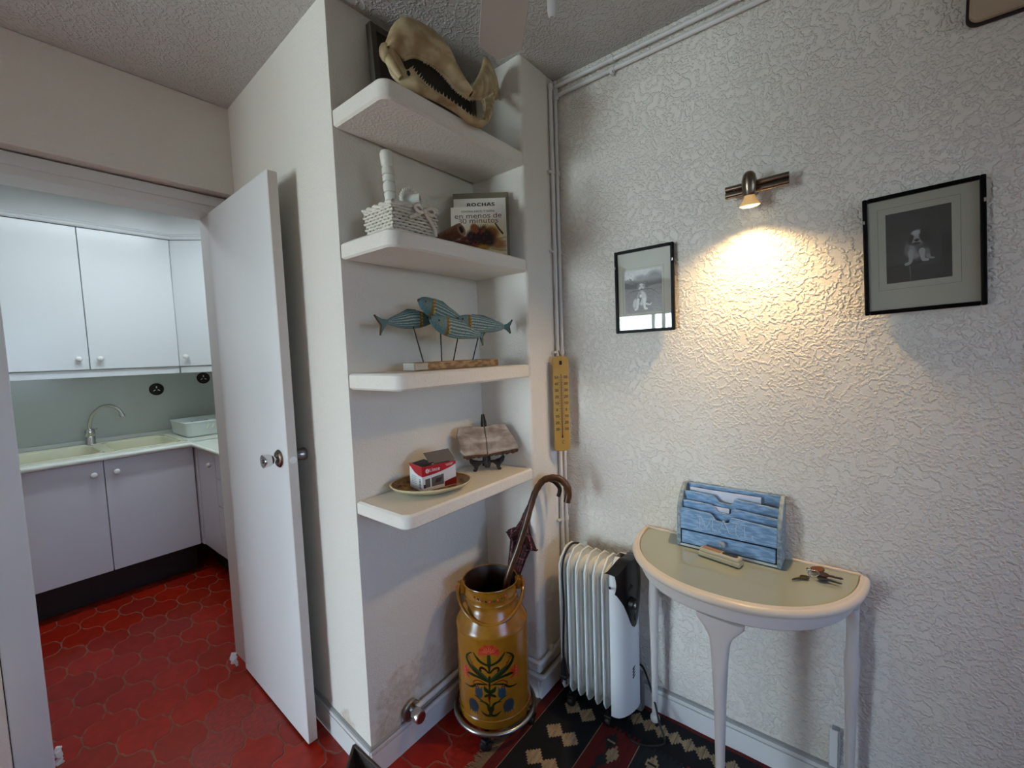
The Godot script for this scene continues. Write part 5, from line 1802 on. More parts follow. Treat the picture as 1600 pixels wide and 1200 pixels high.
# ---------------------------------------------------------------- oil radiator
func radiator() -> void:
	mat("radiator_white", Color(0.90, 0.91, 0.90), 0.35)
	mat("radiator_shell", Color(0.88, 0.89, 0.89), 0.3)
	mat("panel_grey", Color(0.13, 0.135, 0.14), 0.25, 0.3)
	mat("bracket_grey", Color(0.52, 0.54, 0.55), 0.35, 0.2)
	var r := thing("oil_radiator", "white finned oil-filled electric radiator with a dark grey control panel", "radiator", V(1.43, 0.012, -0.77))
	var zs := [-0.890, -0.854, -0.818, -0.782, -0.746, -0.711]
	var X0 := 1.366
	var X1 := 1.505
	var out := poly([X0, 0.10, X0 + 0.012, 0.076, X0 + 0.03, 0.070, X1 - 0.03, 0.070, X1 - 0.012, 0.076, X1, 0.10, X1, 0.575, X1 - 0.012, 0.612, X1 - 0.045, 0.634, X0 + 0.050, 0.634, X0 + 0.012, 0.602, X0, 0.575])
	var fin := MB.new()
	fin.prism(out, 0.004, 0.0012, Transform3D(Basis.IDENTITY, V(0, 0, -0.002)))
	# folded flange round the plate
	var rim := []
	for p in out:
		rim.push_back(V(p.x, p.y, 0))
	rim.push_back(rim[0])
	fin.tube(rim, 0.0042, 6, false)
	# pressed oil channels
	for x in [X0 + 0.022, (X0 + X1) / 2, X1 - 0.022]:
		fin.tube([V(x, 0.12, 0), V(x, 0.14, 0), V(x, 0.55, 0), V(x, 0.58, 0)], [0.004, 0.011, 0.011, 0.004], 10, true, 1.0)
	for y in [0.118, 0.578]:
		fin.ball(V((X0 + X1) / 2, y, 0), V(0.055, 0.032, 0.012), 8)
	var fm := fin.mesh(V(1.43, 0.012, 0.0))
	for z in zs:
		var o := MeshInstance3D.new()
		o.name = "fin"
		o.mesh = fm
		o.material_override = M.radiator_white
		r.add_child(o, true)
		o.position = V(0, 0, z + 0.77)
	var mb := MB.new()
	for y in [0.118, 0.578]:
		mb.tube([V((X0 + X1) / 2, y, -0.895), V((X0 + X1) / 2, y, -0.675)], 0.024, 16)
	part(r, "connecting_tube", mb, M.radiator_white)
	# end cover: plan outline raised, with a bulging front
	var front := [[1.362, -0.675], [1.364, -0.665], [1.370, -0.653], [1.384, -0.641], [1.405, -0.631], [1.43, -0.624], [1.455, -0.620], [1.478, -0.621], [1.494, -0.631], [1.503, -0.650], [1.503, -0.682], [1.362, -0.682]]
	var pl := []
	for p in front:
		pl.append_array(p)
	mb = MB.new()
	mb.prism(planpoly(pl), 0.50, 0.006, plan(0.065), 0.4)
	var cov := MB.new()
	# top of the cover with cut corners
	var G := []
	for st in [[0.55, 0.0], [0.590, 0.0], [0.615, 0.02], [0.634, 0.042], [0.642, 0.056], [0.642, 0.075]]:
		var row := []
		for p in front:
			row.push_back(V(clampf(p[0], 1.362 + st[1] * 0.9, 1.503 - st[1] * 0.5), st[0], p[1] - st[1] * 0.08))
		row.push_back(row[0])
		G.push_back(row)
	mb.grid(G, 1.0)
	part(r, "end_cover", mb, M.radiator_shell)
	var fz := func(x: float) -> float:
		for i in 9:
			if x <= front[i + 1][0] or i == 8:
				return lerpf(front[i][1], front[i + 1][1], clampf((x - front[i][0]) / (front[i + 1][0] - front[i][0]), 0, 1))
		return -0.64
	# dark panel: wide above, running down to a drop-shaped tongue
	mb = MB.new()
	var lo := [[1.3645, 0.535], [1.367, 0.531], [1.3705, 0.523], [1.376, 0.512], [1.388, 0.488], [1.40, 0.458], [1.414, 0.422], [1.424, 0.402], [1.435, 0.393], [1.447, 0.397], [1.46, 0.415], [1.48, 0.45], [1.502, 0.49]]
	var rowsP := []
	for q in 7:
		var row := []
		for e in lo:
			var yt: float = 0.645 - (0.045 * pow(clampf((1.415 - e[0]) / 0.05, 0, 1), 1.5)) - 0.025 * clampf((e[0] - 1.48) / 0.022, 0, 1)
			var bulge := 0.003 + 0.006 * sin(PI * q / 6.0)
			row.push_back(V(e[0], lerpf(e[1], yt, q / 6.0), fz.call(e[0]) + bulge))
		rowsP.push_back(row)
	mb.grid(rowsP, 1.0)
	var back := []
	for q in 2:
		var row := []
		for e in lo:
			row.push_back(V(e[0], e[1], fz.call(e[0]) + (0.003 if q else -0.003)))
		back.push_back(row)
	mb.grid(back, 1.0)
	var cap := []
	for q in 3:
		var row := []
		for i in lo.size():
			var p: Vector3 = rowsP[6][i]
			row.push_back(p + V(0, 0.002 * (1 if q == 1 else 0), -0.021 * q))
		cap.push_back(row)
	mb.grid(cap, 1.0)
	var pan := part(r, "control_panel", mb, M.panel_grey)
	for kb in [[V(1.418, 0.492, 0), 0.019], ]:
		mb = MB.new()
		var f := facing(V(-0.35, 0, 1), V(kb[0].x, kb[0].y, fz.call(kb[0].x) + 0.006))
		mb.lathe([Vector2(0, 0.0), Vector2(0.020, 0.0), Vector2(0.0195, 0.012), Vector2(0.017, 0.017), Vector2(0.0, 0.018)], 22, f * Transform3D(Basis(Vector3.RIGHT, PI / 2), Vector3.ZERO))
		part(pan, "thermostat_knob", mb, M.black_rubber)
		mb = MB.new()
		mb.ball(f * V(-0.004, 0.0, 0.018), V(0.007, 0.008, 0.003), 8)
		part(pan, "chrome_cap", mb, M.chrome)
	mb = MB.new()
	mb.bar(V(1.396, 0.540, -0.628), V(1.418, 0.560, -0.619), 0.009, 0.010, 0.003)
	part(pan, "switch_slot", mb, M.black_rubber)
	mb = MB.new()
	mb.prism(poly([-0.006, 0, 0.0, 0.014, 0.007, 0.004, 0.0, -0.016]), 0.004, 0.001, Transform3D(Basis.IDENTITY, V(1.436, 0.432, -0.618)))
	part(pan, "switch", mb, M.black_rubber)
	for i in 4:
		mb = MB.new()
		mb.rbox(V(1.432, 0.240 - i * 0.011, -0.6235), V(0.020, 0.0042, 0.003), 0.001, Basis(Vector3.BACK, 0.35))
		part(r, "vent_slot", mb, M.black_rubber)
	# bracket and feet
	mb = MB.new()
	mb.rbox(V(1.522, 0.085, -0.650), V(0.034, 0.15, 0.05), 0.008)
	part(r, "cord_bracket", mb, M.bracket_grey)
	for z in [-0.86, -0.70]:
		mb = MB.new()
		mb.bar(V(1.365, 0.05, z), V(1.515, 0.05, z), 0.03, 0.014, 0.004)
		for x in [1.378, 1.50]:
			mb.lathe([Vector2(0, -0.011), Vector2(0.018, -0.011), Vector2(0.020, -0.007), Vector2(0.020, 0.007), Vector2(0.018, 0.011), Vector2(0, 0.011)], 16, Transform3D(Basis(Vector3.RIGHT, PI / 2), V(x, 0.033, z)))
			mb.tube([V(x, 0.04, z), V(x, 0.075, z)], 0.006, 6)
		part(r, "wheeled_foot", mb, M.black_rubber)
	mb = MB.new()
	mb.tube(spline([V(1.47, 0.632, -0.863), V(1.428, 0.646, -0.866), V(1.392, 0.634, -0.870), V(1.363, 0.598, -0.872), V(1.356, 0.54, -0.873), V(1.354, 0.44, -0.868), V(1.354, 0.33, -0.872), V(1.354, 0.25, -0.876), V(1.352, 0.205, -0.874)], 6), 0.0042, 8)
	part(r, "cable", mb, M.black_rubber)
	mb = MB.new()
	mb.tube([V(1.352, 0.215, -0.874), V(1.350, 0.19, -0.873), V(1.348, 0.158, -0.868)], [0.006, 0.012, 0.015], 10)
	mb.rbox(V(1.346, 0.150, -0.868), V(0.030, 0.018, 0.030), 0.006)
	for s in [-1, 1]:
		mb.tube([V(1.344, 0.145, -0.868 + s * 0.009), V(1.340, 0.125, -0.866 + s * 0.009)], 0.0024, 6)
	part(r, "plug", mb, M.black_rubber)
	mb = MB.new()
	mb.tube(spline([V(1.505, 0.20, -0.640), V(1.515, 0.185, -0.620), V(1.49, 0.11, -0.575), V(1.455, 0.05, -0.540), V(1.435, 0.018, -0.515), V(1.41, 0.013, -0.52), V(1.375, 0.013, -0.565), V(1.37, 0.013, -0.615), V(1.41, 0.013, -0.645), V(1.47, 0.013, -0.655), V(1.52, 0.02, -0.66)], 7), 0.004, 8)
	part(r, "mains_cord", mb, M.black_rubber)

# ---------------------------------------------------------------- half-moon table
func half_moon(a: float, b: float, k := 40) -> PackedVector2Array:
	# x-z outline against the right wall: a = reach into the room, b = half width
	var o := PackedVector2Array()
	for i in k + 1:
		var t := -PI / 2 + PI * i / k
		var c := absf(cos(t))
		var s := sin(t)
		o.push_back(Vector2(1.552 - a * pow(c, 0.92), -(-0.298 + b * signf(s) * pow(absf(s), 0.92))))
	return o

func console_table() -> void:
	var cr := mat("cream_lacquer", Color(0.835, 0.79, 0.73), 0.35)
	mat("cream_apron", Color(0.815, 0.785, 0.765), 0.4)
	var fab := mat("table_inlay", Color(0.615, 0.64, 0.58), 0.03)
	fab.metallic_specular = 0.6
	fab.clearcoat_enabled = true
	fab.clearcoat = 0.6
	fab.clearcoat_roughness = 0.03
	var t := thing("console_table", "cream half-moon console table with an inset glass top on slim legs", "table", V(1.40, 0.012, -0.298))
	var mb := MB.new()
	mb.prism(half_moon(0.338, 0.308), 0.012, 0.001, plan(0.7145))
	part(t, "glass_top", mb, fab)
	# rounded rim, swept along the curve, and the thin rear rail
	mb = MB.new()
	var rp := []
	for p in half_moon(0.345, 0.316, 60):
		rp.push_back(V(p.x, 0.722, -p.y))
	var G := []
	for p in [[0.338, 0.309, 0.7165], [0.339, 0.310, 0.7285], [0.3415, 0.3125, 0.7315], [0.345, 0.316, 0.7310], [0.3475, 0.3185, 0.7275], [0.350, 0.321, 0.7275], [0.356, 0.327, 0.7260], [0.361, 0.332, 0.7205], [0.3625, 0.3335, 0.7155], [0.360, 0.331, 0.709], [0.354, 0.325, 0.705], [0.335, 0.306, 0.704]]:
		var row := []
		for q in half_moon(p[0], p[1], 60):
			row.push_back(V(q.x, p[2], -q.y))
		G.push_back(row)
	mb.grid(G, -1.0)
	part(t, "moulded_rim", mb, cr)
	mb = MB.new()
	mb.rbox(V(1.5515, 0.722, -0.298), V(0.012, 0.022, 0.625), 0.004)
	part(t, "rear_rail", mb, cr)
	mb = MB.new()
	G = []
	for p in [[0.318, 0.288, 0.7145], [0.336, 0.306, 0.7145], [0.336, 0.306, 0.702], [0.335, 0.305, 0.664], [0.332, 0.302, 0.660], [0.315, 0.285, 0.660], [0.313, 0.283, 0.70]]:
		var row := []
		for q in half_moon(p[0], p[1], 60):
			row.push_back(V(q.x, p[2], -q.y))
		G.push_back(row)
	mb.grid(G, -1.0)
	part(t, "apron", mb, M.cream_apron)
	mb = MB.new()
	mb.rbox(V(1.545, 0.68, -0.298), V(0.018, 0.042, 0.57), 0.003)
	part(t, "rear_apron", mb, M.cream_apron)
	# legs: flat shaped board above, tapering to a slim turned shaft and a ball foot
	var leg := func(pos: Vector3, n: Vector3, wide: float) -> void:
		var f := facing(n, pos)
		var pr := [[0.648, 0.0615], [0.640, 0.0615], [0.634, 0.060], [0.624, 0.052], [0.612, 0.041], [0.600, 0.0325], [0.585, 0.0265], [0.565, 0.0235], [0.53, 0.0215], [0.48, 0.0185], [0.40, 0.0158], [0.30, 0.0135], [0.21, 0.0118], [0.12, 0.0108], [0.035, 0.0105]]
		var GG := []
		for p in pr:
			var row := []
			var hw: float = p[1] * wide
			var hd: float = lerpf(0.014, minf(0.0145, p[1]), clampf((0.62 - p[0]) / 0.12, 0, 1))
			if p[0] < 0.5:
				hw = p[1]
				hd = p[1]
			for i in 25:
				var a := TAU * i / 24
				var e := 0.55 if p[0] > 0.55 else (0.8 if p[0] > 0.4 else 1.0)
				row.push_back(f * V(hw * signf(cos(a)) * pow(absf(cos(a)), e), p[0], hd * signf(sin(a)) * pow(absf(sin(a)), e)))
			GG.push_back(row)
		var m2 := MB.new()
		m2.grid(GG, 1.0)
		var nn: Vector3 = Vector3.UP
		var cen := f * V(0, 0.648, 0)
		for i in 24:
			m2.tri(cen, GG[0][i], GG[0][i + 1], nn, nn, nn)
		m2.ball(f * V(0, 0.0185, 0), V(0.0175, 0.0175, 0.0175), 9)
		part(t, "leg", m2, cr if false else M.cream_apron)
	leg.call(V(1.226, 0.012, -0.285), V(-1, 0, -0.05), 1.0)
	leg.call(V(1.492, 0.012, -0.570), V(-0.10, 0, -1), 0.55)
	leg.call(V(1.500, 0.012, -0.002), V(-0.10, 0, 1), 0.55)

func table_things() -> void:
	# letter rack
	var bl := mat("blue_wash", Color.WHITE, 0.6)
	mottle(bl, 0.03, 131, Color(0.42, 0.56, 0.70), Color(0.58, 0.70, 0.82), Vector3(3, 14, 3), false, 5)
	var bw := mat("worn_blue", Color.WHITE, 0.7)
	mottle(bw, 0.04, 132, Color(0.42, 0.49, 0.53), Color(0.62, 0.66, 0.66), Vector3(6, 6, 6))
	mat("worn_white", Color(0.84, 0.85, 0.82), 0.7)
	mat("groove", Color(0.04, 0.06, 0.10), 0.8)
	var y0 := 0.7285
	var r := thing("letter_rack", "weathered blue wooden letter rack with MAIL letters and a small drawer", "letter rack", V(1.48, y0, -0.317))
	var za := -0.468
	var zb := -0.166
	for z in [za, zb]:
		var mb := MB.new()
		# profile in x (depth) and y
		mb.prism(poly([1.431, y0, 1.537, y0, 1.537, 0.918, 1.531, 0.928, 1.520, 0.930, 1.500, 0.924, 1.478, 0.910, 1.458, 0.892, 1.443, 0.874, 1.433, 0.855, 1.430, 0.83]), 0.012, 0.002, Transform3D(Basis.IDENTITY, V(0, 0, z - (0.0 if z == za else 0.012))), 0.8)
		part(r, "side_panel", mb, bw)
	var zin := za + 0.012
	var len := zb - za - 0.024
	for p in [[1.4365, y0 + 0.060, 0.857, 0.0], [1.4615, y0 + 0.02, 0.879, 0.0], [1.486, y0 + 0.02, 0.905, 0.0], [1.528, y0 + 0.01, 0.926, 1.0]]:
		var mb := MB.new()
		var t: float = p[2]
		var o: PackedVector2Array
		if p[3] > 0:
			o = poly([0, p[1], len, p[1], len, t, 0, t])
		else:
			o = poly([0, p[1], len, p[1], len, t - 0.010, len * 0.58, t - 0.002, len * 0.555, t - 0.004, len * 0.53, t - 0.020, len * 0.515, t - 0.023, len * 0.40, t - 0.021, len * 0.385, t - 0.018, len * 0.345, t - 0.004, len * 0.325, t - 0.001, len * 0.05, t + 0.002, 0, t])
		mb.prism(o, 0.008, 0.001, Transform3D(Basis(V(0, 0, 1), V(0, 1, 0), V(-1, 0, 0)), V(p[0] + 0.004, 0, zin)))
		part(r, "divider" if p[3] == 0.0 and p[0] > 1.45 else ("front_panel" if p[3] == 0.0 else "back_panel"), mb, bl)
	var mb := MB.new()
	mb.rbox(V(1.486, y0 + 0.004, -0.317), V(0.108, 0.008, zb - za - 0.002), 0.002)
	part(r, "base", mb, M.worn_white)
	mb = MB.new()
	mb.rbox(V(1.490, y0 + 0.057, -0.317), V(0.09, 0.005, len), 0.001)
	part(r, "shelf_board", mb, bl)
	mb = MB.new()
	mb.rbox(V(1.441, y0 + 0.033, -0.317), V(0.012, 0.050, len - 0.001), 0.001)
	part(r, "drawer_gap", mb, M.groove)
	mb = MB.new()
	mb.rbox(V(1.437, y0 + 0.0335, -0.317), V(0.012, 0.0435, len - 0.007), 0.0025)
	var dr := part(r, "drawer", mb, bl)
	mb = MB.new()
	mb.lathe([Vector2(0.004, 0.0), Vector2(0.004, 0.008), Vector2(0.009, 0.011), Vector2(0.0105, 0.016), Vector2(0.008, 0.021), Vector2(0.0, 0.0225)], 16, Transform3D(Basis(Vector3.BACK, PI / 2), V(1.431, 0.768, -0.325)))
	part(dr, "knob", mb, bw)
	var fx := facing(V(-1, 0, 0), V(1.4322, 0.820, -0.322))
	lettering(r, "MAIL", fx, 0.0405, M.worn_white, "Droid Serif", false, 0.0014, 1.13)
	lettering(r, "MAIL", fx * Transform3D(Basis.IDENTITY, V(-0.0011, -0.0009, 0.0007)), 0.0405, bl, "Droid Serif", false, 0.0006, 1.13)
	r.scale = V(0.84, 1, 1.01)
	r.position += V(0.025, 0, -0.006)
	mat("envelope", Color(0.86, 0.86, 0.90), 0.6)
	mat("envelope_ink", Color(0.45, 0.47, 0.55), 0.6)
	var en := thing("envelope", "white addressed envelope in the rear slot of the blue letter rack", "envelope", V(1.50, y0 + 0.07, -0.345))
	mb = MB.new()
	mb.rbox(V(1.529, 0.860, -0.342), V(0.0025, 0.112, 0.215), 0.0006, Basis(Vector3.BACK, 0.06))
	part(en, "paper", mb, M.envelope)
	mb = MB.new()
	for i in 4:
		mb.rbox(V(1.5261 - 0.0004 * i, 0.902 - i * 0.005, -0.285 + 0.004 * i), V(0.0006, 0.0014, 0.045 - 0.009 * (i % 2)), 0.0002, Basis(Vector3.BACK, 0.06))
	part(en, "address", mb, M.envelope_ink)
	var e2 := thing("envelope", "white envelope low in the middle slot of the blue letter rack", "envelope", V(1.475, y0 + 0.06, -0.37))
	mb = MB.new()
	mb.rbox(V(1.500, 0.828, -0.385), V(0.002, 0.088, 0.13), 0.0006, Basis(Vector3.BACK, 0.05))
	part(e2, "paper", mb, M.envelope)
	# small beige gadget
	mat("gadget_beige", Color(0.70, 0.66, 0.55), 0.35)
	mat("gadget_tan", Color(0.60, 0.46, 0.33), 0.5)
	mat("gadget_window", Color(0.17, 0.15, 0.13), 0.15)
	var g := thing("remote_control", "small beige handheld device with a dark window before the letter rack", "remote control", V(1.424, y0, -0.328))
	var a := V(1.438, 0.743, -0.393)
	var b := V(1.413, 0.743, -0.267)
	var d := (b - a).normalized()
	var sx := Vector3.UP.cross(d).normalized()
	var gb := Basis(sx, Vector3.UP, d) * Basis(Vector3.BACK, 0.0)
	mb = MB.new()
	mb.rbox((a + b) / 2 - V(0, 0.0065, 0), V(0.034, 0.014, 0.128), 0.003, gb)
	mb.rbox((a + b) / 2 + V(0, 0.005, 0), V(0.028, 0.014, 0.124), 0.005, gb)
	part(g, "case", mb, M.gadget_beige)
	mb = MB.new()
	mb.prism(rrect(0.046, 0.018, 0.008), 0.0012, 0.0003, Transform3D(Basis(d, sx, Vector3.UP), (a + b) / 2 + d * 0.030 + V(0, 0.0115, 0)))
	part(g, "dark_window", mb, M.gadget_window)
	mb = MB.new()
	mb.prism(rrect(0.058, 0.020, 0.003), 0.0008, 0.0002, Transform3D(Basis(d, sx, Vector3.UP), (a + b) / 2 - d * 0.026 + V(0, 0.0115, 0)))
	part(g, "tan_label", mb, M.gadget_tan)
	# keys
	mat("brass", Color(0.40, 0.33, 0.20), 0.35, 0.9)
	mat("leather_tan", Color(0.42, 0.23, 0.10), 0.6)
	mat("dark_steel", Color(0.30, 0.28, 0.27), 0.3, 0.9)
	mat("key_red", Color(0.20, 0.05, 0.06), 0.3)
	var k := thing("key_bunch", "bunch of metal keys with a tan leather fob on the table", "keys", V(1.45, y0, -0.09))
	mb = MB.new()
	var rp := []
	for i in 25:
		rp.push_back(V(1.462 + cos(TAU * i / 24) * 0.013, 0.7405 + 0.004 * sin(TAU * i / 24 + 1), -0.092 + sin(TAU * i / 24) * 0.013))
	mb.tube(rp, 0.0013, 6, false)
	part(k, "ring", mb, M.chrome)
	var keys := [[V(1.452, 0.731, -0.105), V(-0.80, 0, -0.60), M.brass, 0.0], [V(1.455, 0.735, -0.082), V(-0.12, 0, 0.99), M.dark_steel, 0.10], [V(1.468, 0.740, -0.080), V(0.02, 0.0, 1.0), M.key_red, 0.20], [V(1.476, 0.737, -0.084), V(0.12, 0, 0.99), M.steel, -0.15]]
	for e in keys:
		mb = MB.new()
		var f := facing(V(0, 1, 0), e[0], -e[1].normalized().cross(Vector3.UP))
		var bs: Basis = Basis(e[1].normalized(), e[3]) * f.basis
		var ft := Transform3D(bs, e[0])
		var pp := PackedVector2Array()
		for i in 15:
			var an := 0.45 + (TAU - 0.9) * i / 14
			pp.push_back(Vector2(0.011 + cos(an) * 0.0125, sin(an) * 0.0115))
		pp.append_array(poly([0.024, -0.004, 0.050, -0.004, 0.0535, -0.0015, 0.056, 0.0, 0.053, 0.003, 0.050, 0.0015, 0.047, 0.0035, 0.044, 0.0015, 0.041, 0.0035, 0.038, 0.001, 0.035, 0.0035, 0.030, 0.004, 0.024, 0.004]))
		mb.prism(pp, 0.0022, 0.0004, ft)
		part(k, "key", mb, e[2])
	mb = MB.new()
	mb.prism(rrect(0.036, 0.028, 0.012), 0.005, 0.0012, Transform3D(Basis(V(0.10, 0.25, 0.96).normalized(), V(0.95, 0.1, -0.12).normalized(), V(-0.12, 0.93, -0.22).normalized()).orthonormalized(), V(1.495, 0.738, -0.085)))
	part(k, "leather_fob", mb, M.leather_tan)
	mb = MB.new()
	mb.ball(V(1.468, 0.746, -0.104), V(0.006, 0.006, 0.006), 6)
	part(k, "bead", mb, M.chrome)

# ---------------------------------------------------------------- on the right wall
func dog_image(kind: int) -> Image:
	var w := 240
	var h := 300 if kind == 0 else 280
	var im := Image.create(w, h, false, Image.FORMAT_RGB8)
	var nz := noise(0.03, 140 + kind, FastNoiseLite.TYPE_SIMPLEX_SMOOTH, 4)
	for y in h:
		for x in w:
			var n := nz.get_noise_2d(x, y)
			var g: float
			if kind == 0:
				var hz := 120.0 + 10.0 * sin(x * 0.02)
				if y < 60 + 25 * nz.get_noise_2d(x * 1.5, 9):
					g = 0.74 + 0.08 * n
				elif y < hz:
					g = 0.30 + 0.28 * nz.get_noise_2d(x * 2.2, y * 2.2)
					if y > 95:
						g = minf(g, 0.30)
				else:
					g = 0.44 + 0.12 * (y - hz) / 180.0 + 0.10 * nz.get_noise_2d(x, y * 4)
			else:
				g = 0.17 + 0.05 * n + 0.06 * exp(-pow((x - 60) / 70.0, 2) - pow((y - 170) / 60.0, 2))
				if x > 205 and y > 110:
					g = 0.07
				if y > 222:
					g = 0.13 + 0.04 * n
			im.set_pixel(x, y, Color(g, g, g))
	var c := func(v: float) -> Color: return Color(v, v, v)
	if kind == 0:
		oval(im, 105, 60, 40, 22, 0, c.call(0.40), 0.5)
		oval(im, 195, 60, 45, 40, 0, c.call(0.30), 0.4)
		# seated dog with a stick across its mouth
		oval(im, 112, 235, 44, 16, 0, c.call(0.36), 0.5)
		oval(im, 112, 200, 30, 52, 0.0, c.call(0.80), 0.15)
		oval(im, 66, 232, 14, 34, 0.15, c.call(0.78), 0.2)
		oval(im, 98, 196, 11, 36, 0.1, c.call(0.42), 0.3)
		oval(im, 104, 182, 9, 12, 0, c.call(0.90), 0.3)
		brush(im, [Vector2(88, 205), Vector2(84, 240), Vector2(78, 268), Vector2(68, 275)], [9, 8, 8, 8], c.call(0.86))
		brush(im, [Vector2(128, 205), Vector2(128, 240), Vector2(130, 268), Vector2(140, 275)], [10, 8, 8, 8], c.call(0.88))
		brush(im, [Vector2(140, 240), Vector2(160, 248), Vector2(172, 238)], [8, 6, 3], c.call(0.82))
		oval(im, 108, 118, 22, 24, 0.0, c.call(0.80), 0.15)
		oval(im, 90, 112, 8, 18, 0.2, c.call(0.42), 0.2)
		oval(im, 128, 112, 7, 16, -0.2, c.call(0.55), 0.2)
		oval(im, 110, 132, 12, 12, 0, c.call(0.72), 0.2)
		disc(im, 111, 136, 6, c.call(0.16))
		disc(im, 101, 113, 3, c.call(0.14))
		disc(im, 119, 113, 3, c.call(0.14))
		brush(im, [Vector2(30, 150), Vector2(70, 144), Vector2(110, 138), Vector2(160, 138), Vector2(190, 152), Vector2(222, 184)], [2, 3, 3, 3, 2.5, 2], c.call(0.25))
	else:
		brush(im, [Vector2(2, 218), Vector2(40, 214), Vector2(110, 210), Vector2(170, 202)], [5, 6, 6, 5], c.call(0.08))
		brush(im, [Vector2(88, 222), Vector2(90, 250), Vector2(90, 278)], [3, 2, 2], c.call(0.40))
		oval(im, 108, 158, 32, 36, 0.1, c.call(0.52), 0.2)
		oval(im, 128, 150, 16, 24, 0, c.call(0.28), 0.4)
		oval(im, 152, 176, 12, 22, -0.1, c.call(0.42), 0.25)
		brush(im, [Vector2(92, 165), Vector2(93, 190), Vector2(88, 205), Vector2(74, 210)], [12, 8, 7, 6], c.call(0.60))
		brush(im, [Vector2(134, 165), Vector2(136, 188), Vector2(140, 200), Vector2(154, 202)], [12, 8, 7, 6], c.call(0.62))
		brush(im, [Vector2(156, 186), Vector2(164, 196), Vector2(176, 198)], [7, 5, 4], c.call(0.52))
		oval(im, 118, 110, 30, 31, 0, c.call(0.58), 0.12)
		oval(im, 94, 112, 9, 24, 0.3, c.call(0.10), 0.25)
		oval(im, 144, 108, 18, 27, -0.25, c.call(0.06), 0.2)
		oval(im, 78, 150, 9, 22, 0.2, c.call(0.40), 0.4)
		oval(im, 112, 92, 16, 10, 0, c.call(0.66), 0.3)
		disc(im, 101, 104, 4.5, c.call(0.05))
		oval(im, 116, 120, 9, 5.5, 0, c.call(0.05), 0.2)
		oval(im, 112, 134, 18, 6, 0, c.call(0.14), 0.3)
		oval(im, 116, 142, 10, 5, 0, c.call(0.30), 0.3)
	return im

func picture(kind: int, c: Vector3, w: float, h: float, roll: float, label: String) -> void:
	var p := thing("picture_frame", label, "picture", c - V(0, h / 2, 0))
	var F := facing(V(-1, 0, 0), c) * Transform3D(Basis(Vector3.BACK, roll), Vector3.ZERO)
	var fw := 0.0105
	for s in [-1.0, 1.0]:
		var mb := MB.new()
		mb.rbox(F * V(s * (w - fw) / 2, 0, 0.004), V(fw, h, 0.016), 0.003, F.basis)
		part(p, "frame_side", mb, M.black_frame)
		mb = MB.new()
		mb.rbox(F * V(0, s * (h - fw) / 2, 0.004), V(w - fw * 2 + 0.001, fw, 0.016), 0.003, F.basis)
		part(p, "frame_rail", mb, M.black_frame)
		mb = MB.new()
		mb.rbox(F * V(s * (w / 2 - 0.003), h * 0.305, 0.0105), V(0.0045, 0.010, 0.004), 0.001, F.basis)
		part(p, "clip", mb, M.chrome)
	var mb := MB.new()
	mb.rbox(F * V(0, 0, -0.001), V(w - fw, h - fw, 0.006), 0.0005, F.basis)
	part(p, "mount", mb, M.mount_board)
	var b: Array = [0.165, 0.80, 0.255, 0.765] if kind == 0 else [0.205, 0.745, 0.16, 0.745]
	var x0: float = (b[0] - 0.5) * w
	var x1: float = (b[1] - 0.5) * w
	var yt: float = (0.5 - b[2]) * h
	var yb: float = (0.5 - b[3]) * h
	var pm := mat("photo_%d" % kind, Color.WHITE, 0.5)
	pm.albedo_texture = tex(dog_image(kind))
	mb = MB.new()
	mb.prism(rect(x1 - x0, yt - yb), 0.0004, 0.0, F * Transform3D(Basis.IDENTITY, V((x0 + x1) / 2, (yt + yb) / 2, 0.0018)))
	part(p, "photograph", mb, pm)
	# pencil line round the print, cut into the mount
	mb = MB.new()
	var e := 0.016 if kind else 0.007
	var q := [V(x0 - e, yt + e, 0.0021), V(x1 + e, yt + e, 0.0021), V(x1 + e, yb - e, 0.0021), V(x0 - e, yb - e, 0.0021)]
	for i in 4:
		mb.bar(F * q[i], F * q[(i + 1) % 4], 0.0009, 0.0006, 0.0001)
	part(p, "mount_line", mb, M.mount_line)
	mb = MB.new()
	mb.rbox(F * V(0, 0, 0.0068), V(w - fw * 1.6, h - fw * 1.6, 0.0016), 0.0002, F.basis)
	part(p, "glass", mb, M.picture_glass)

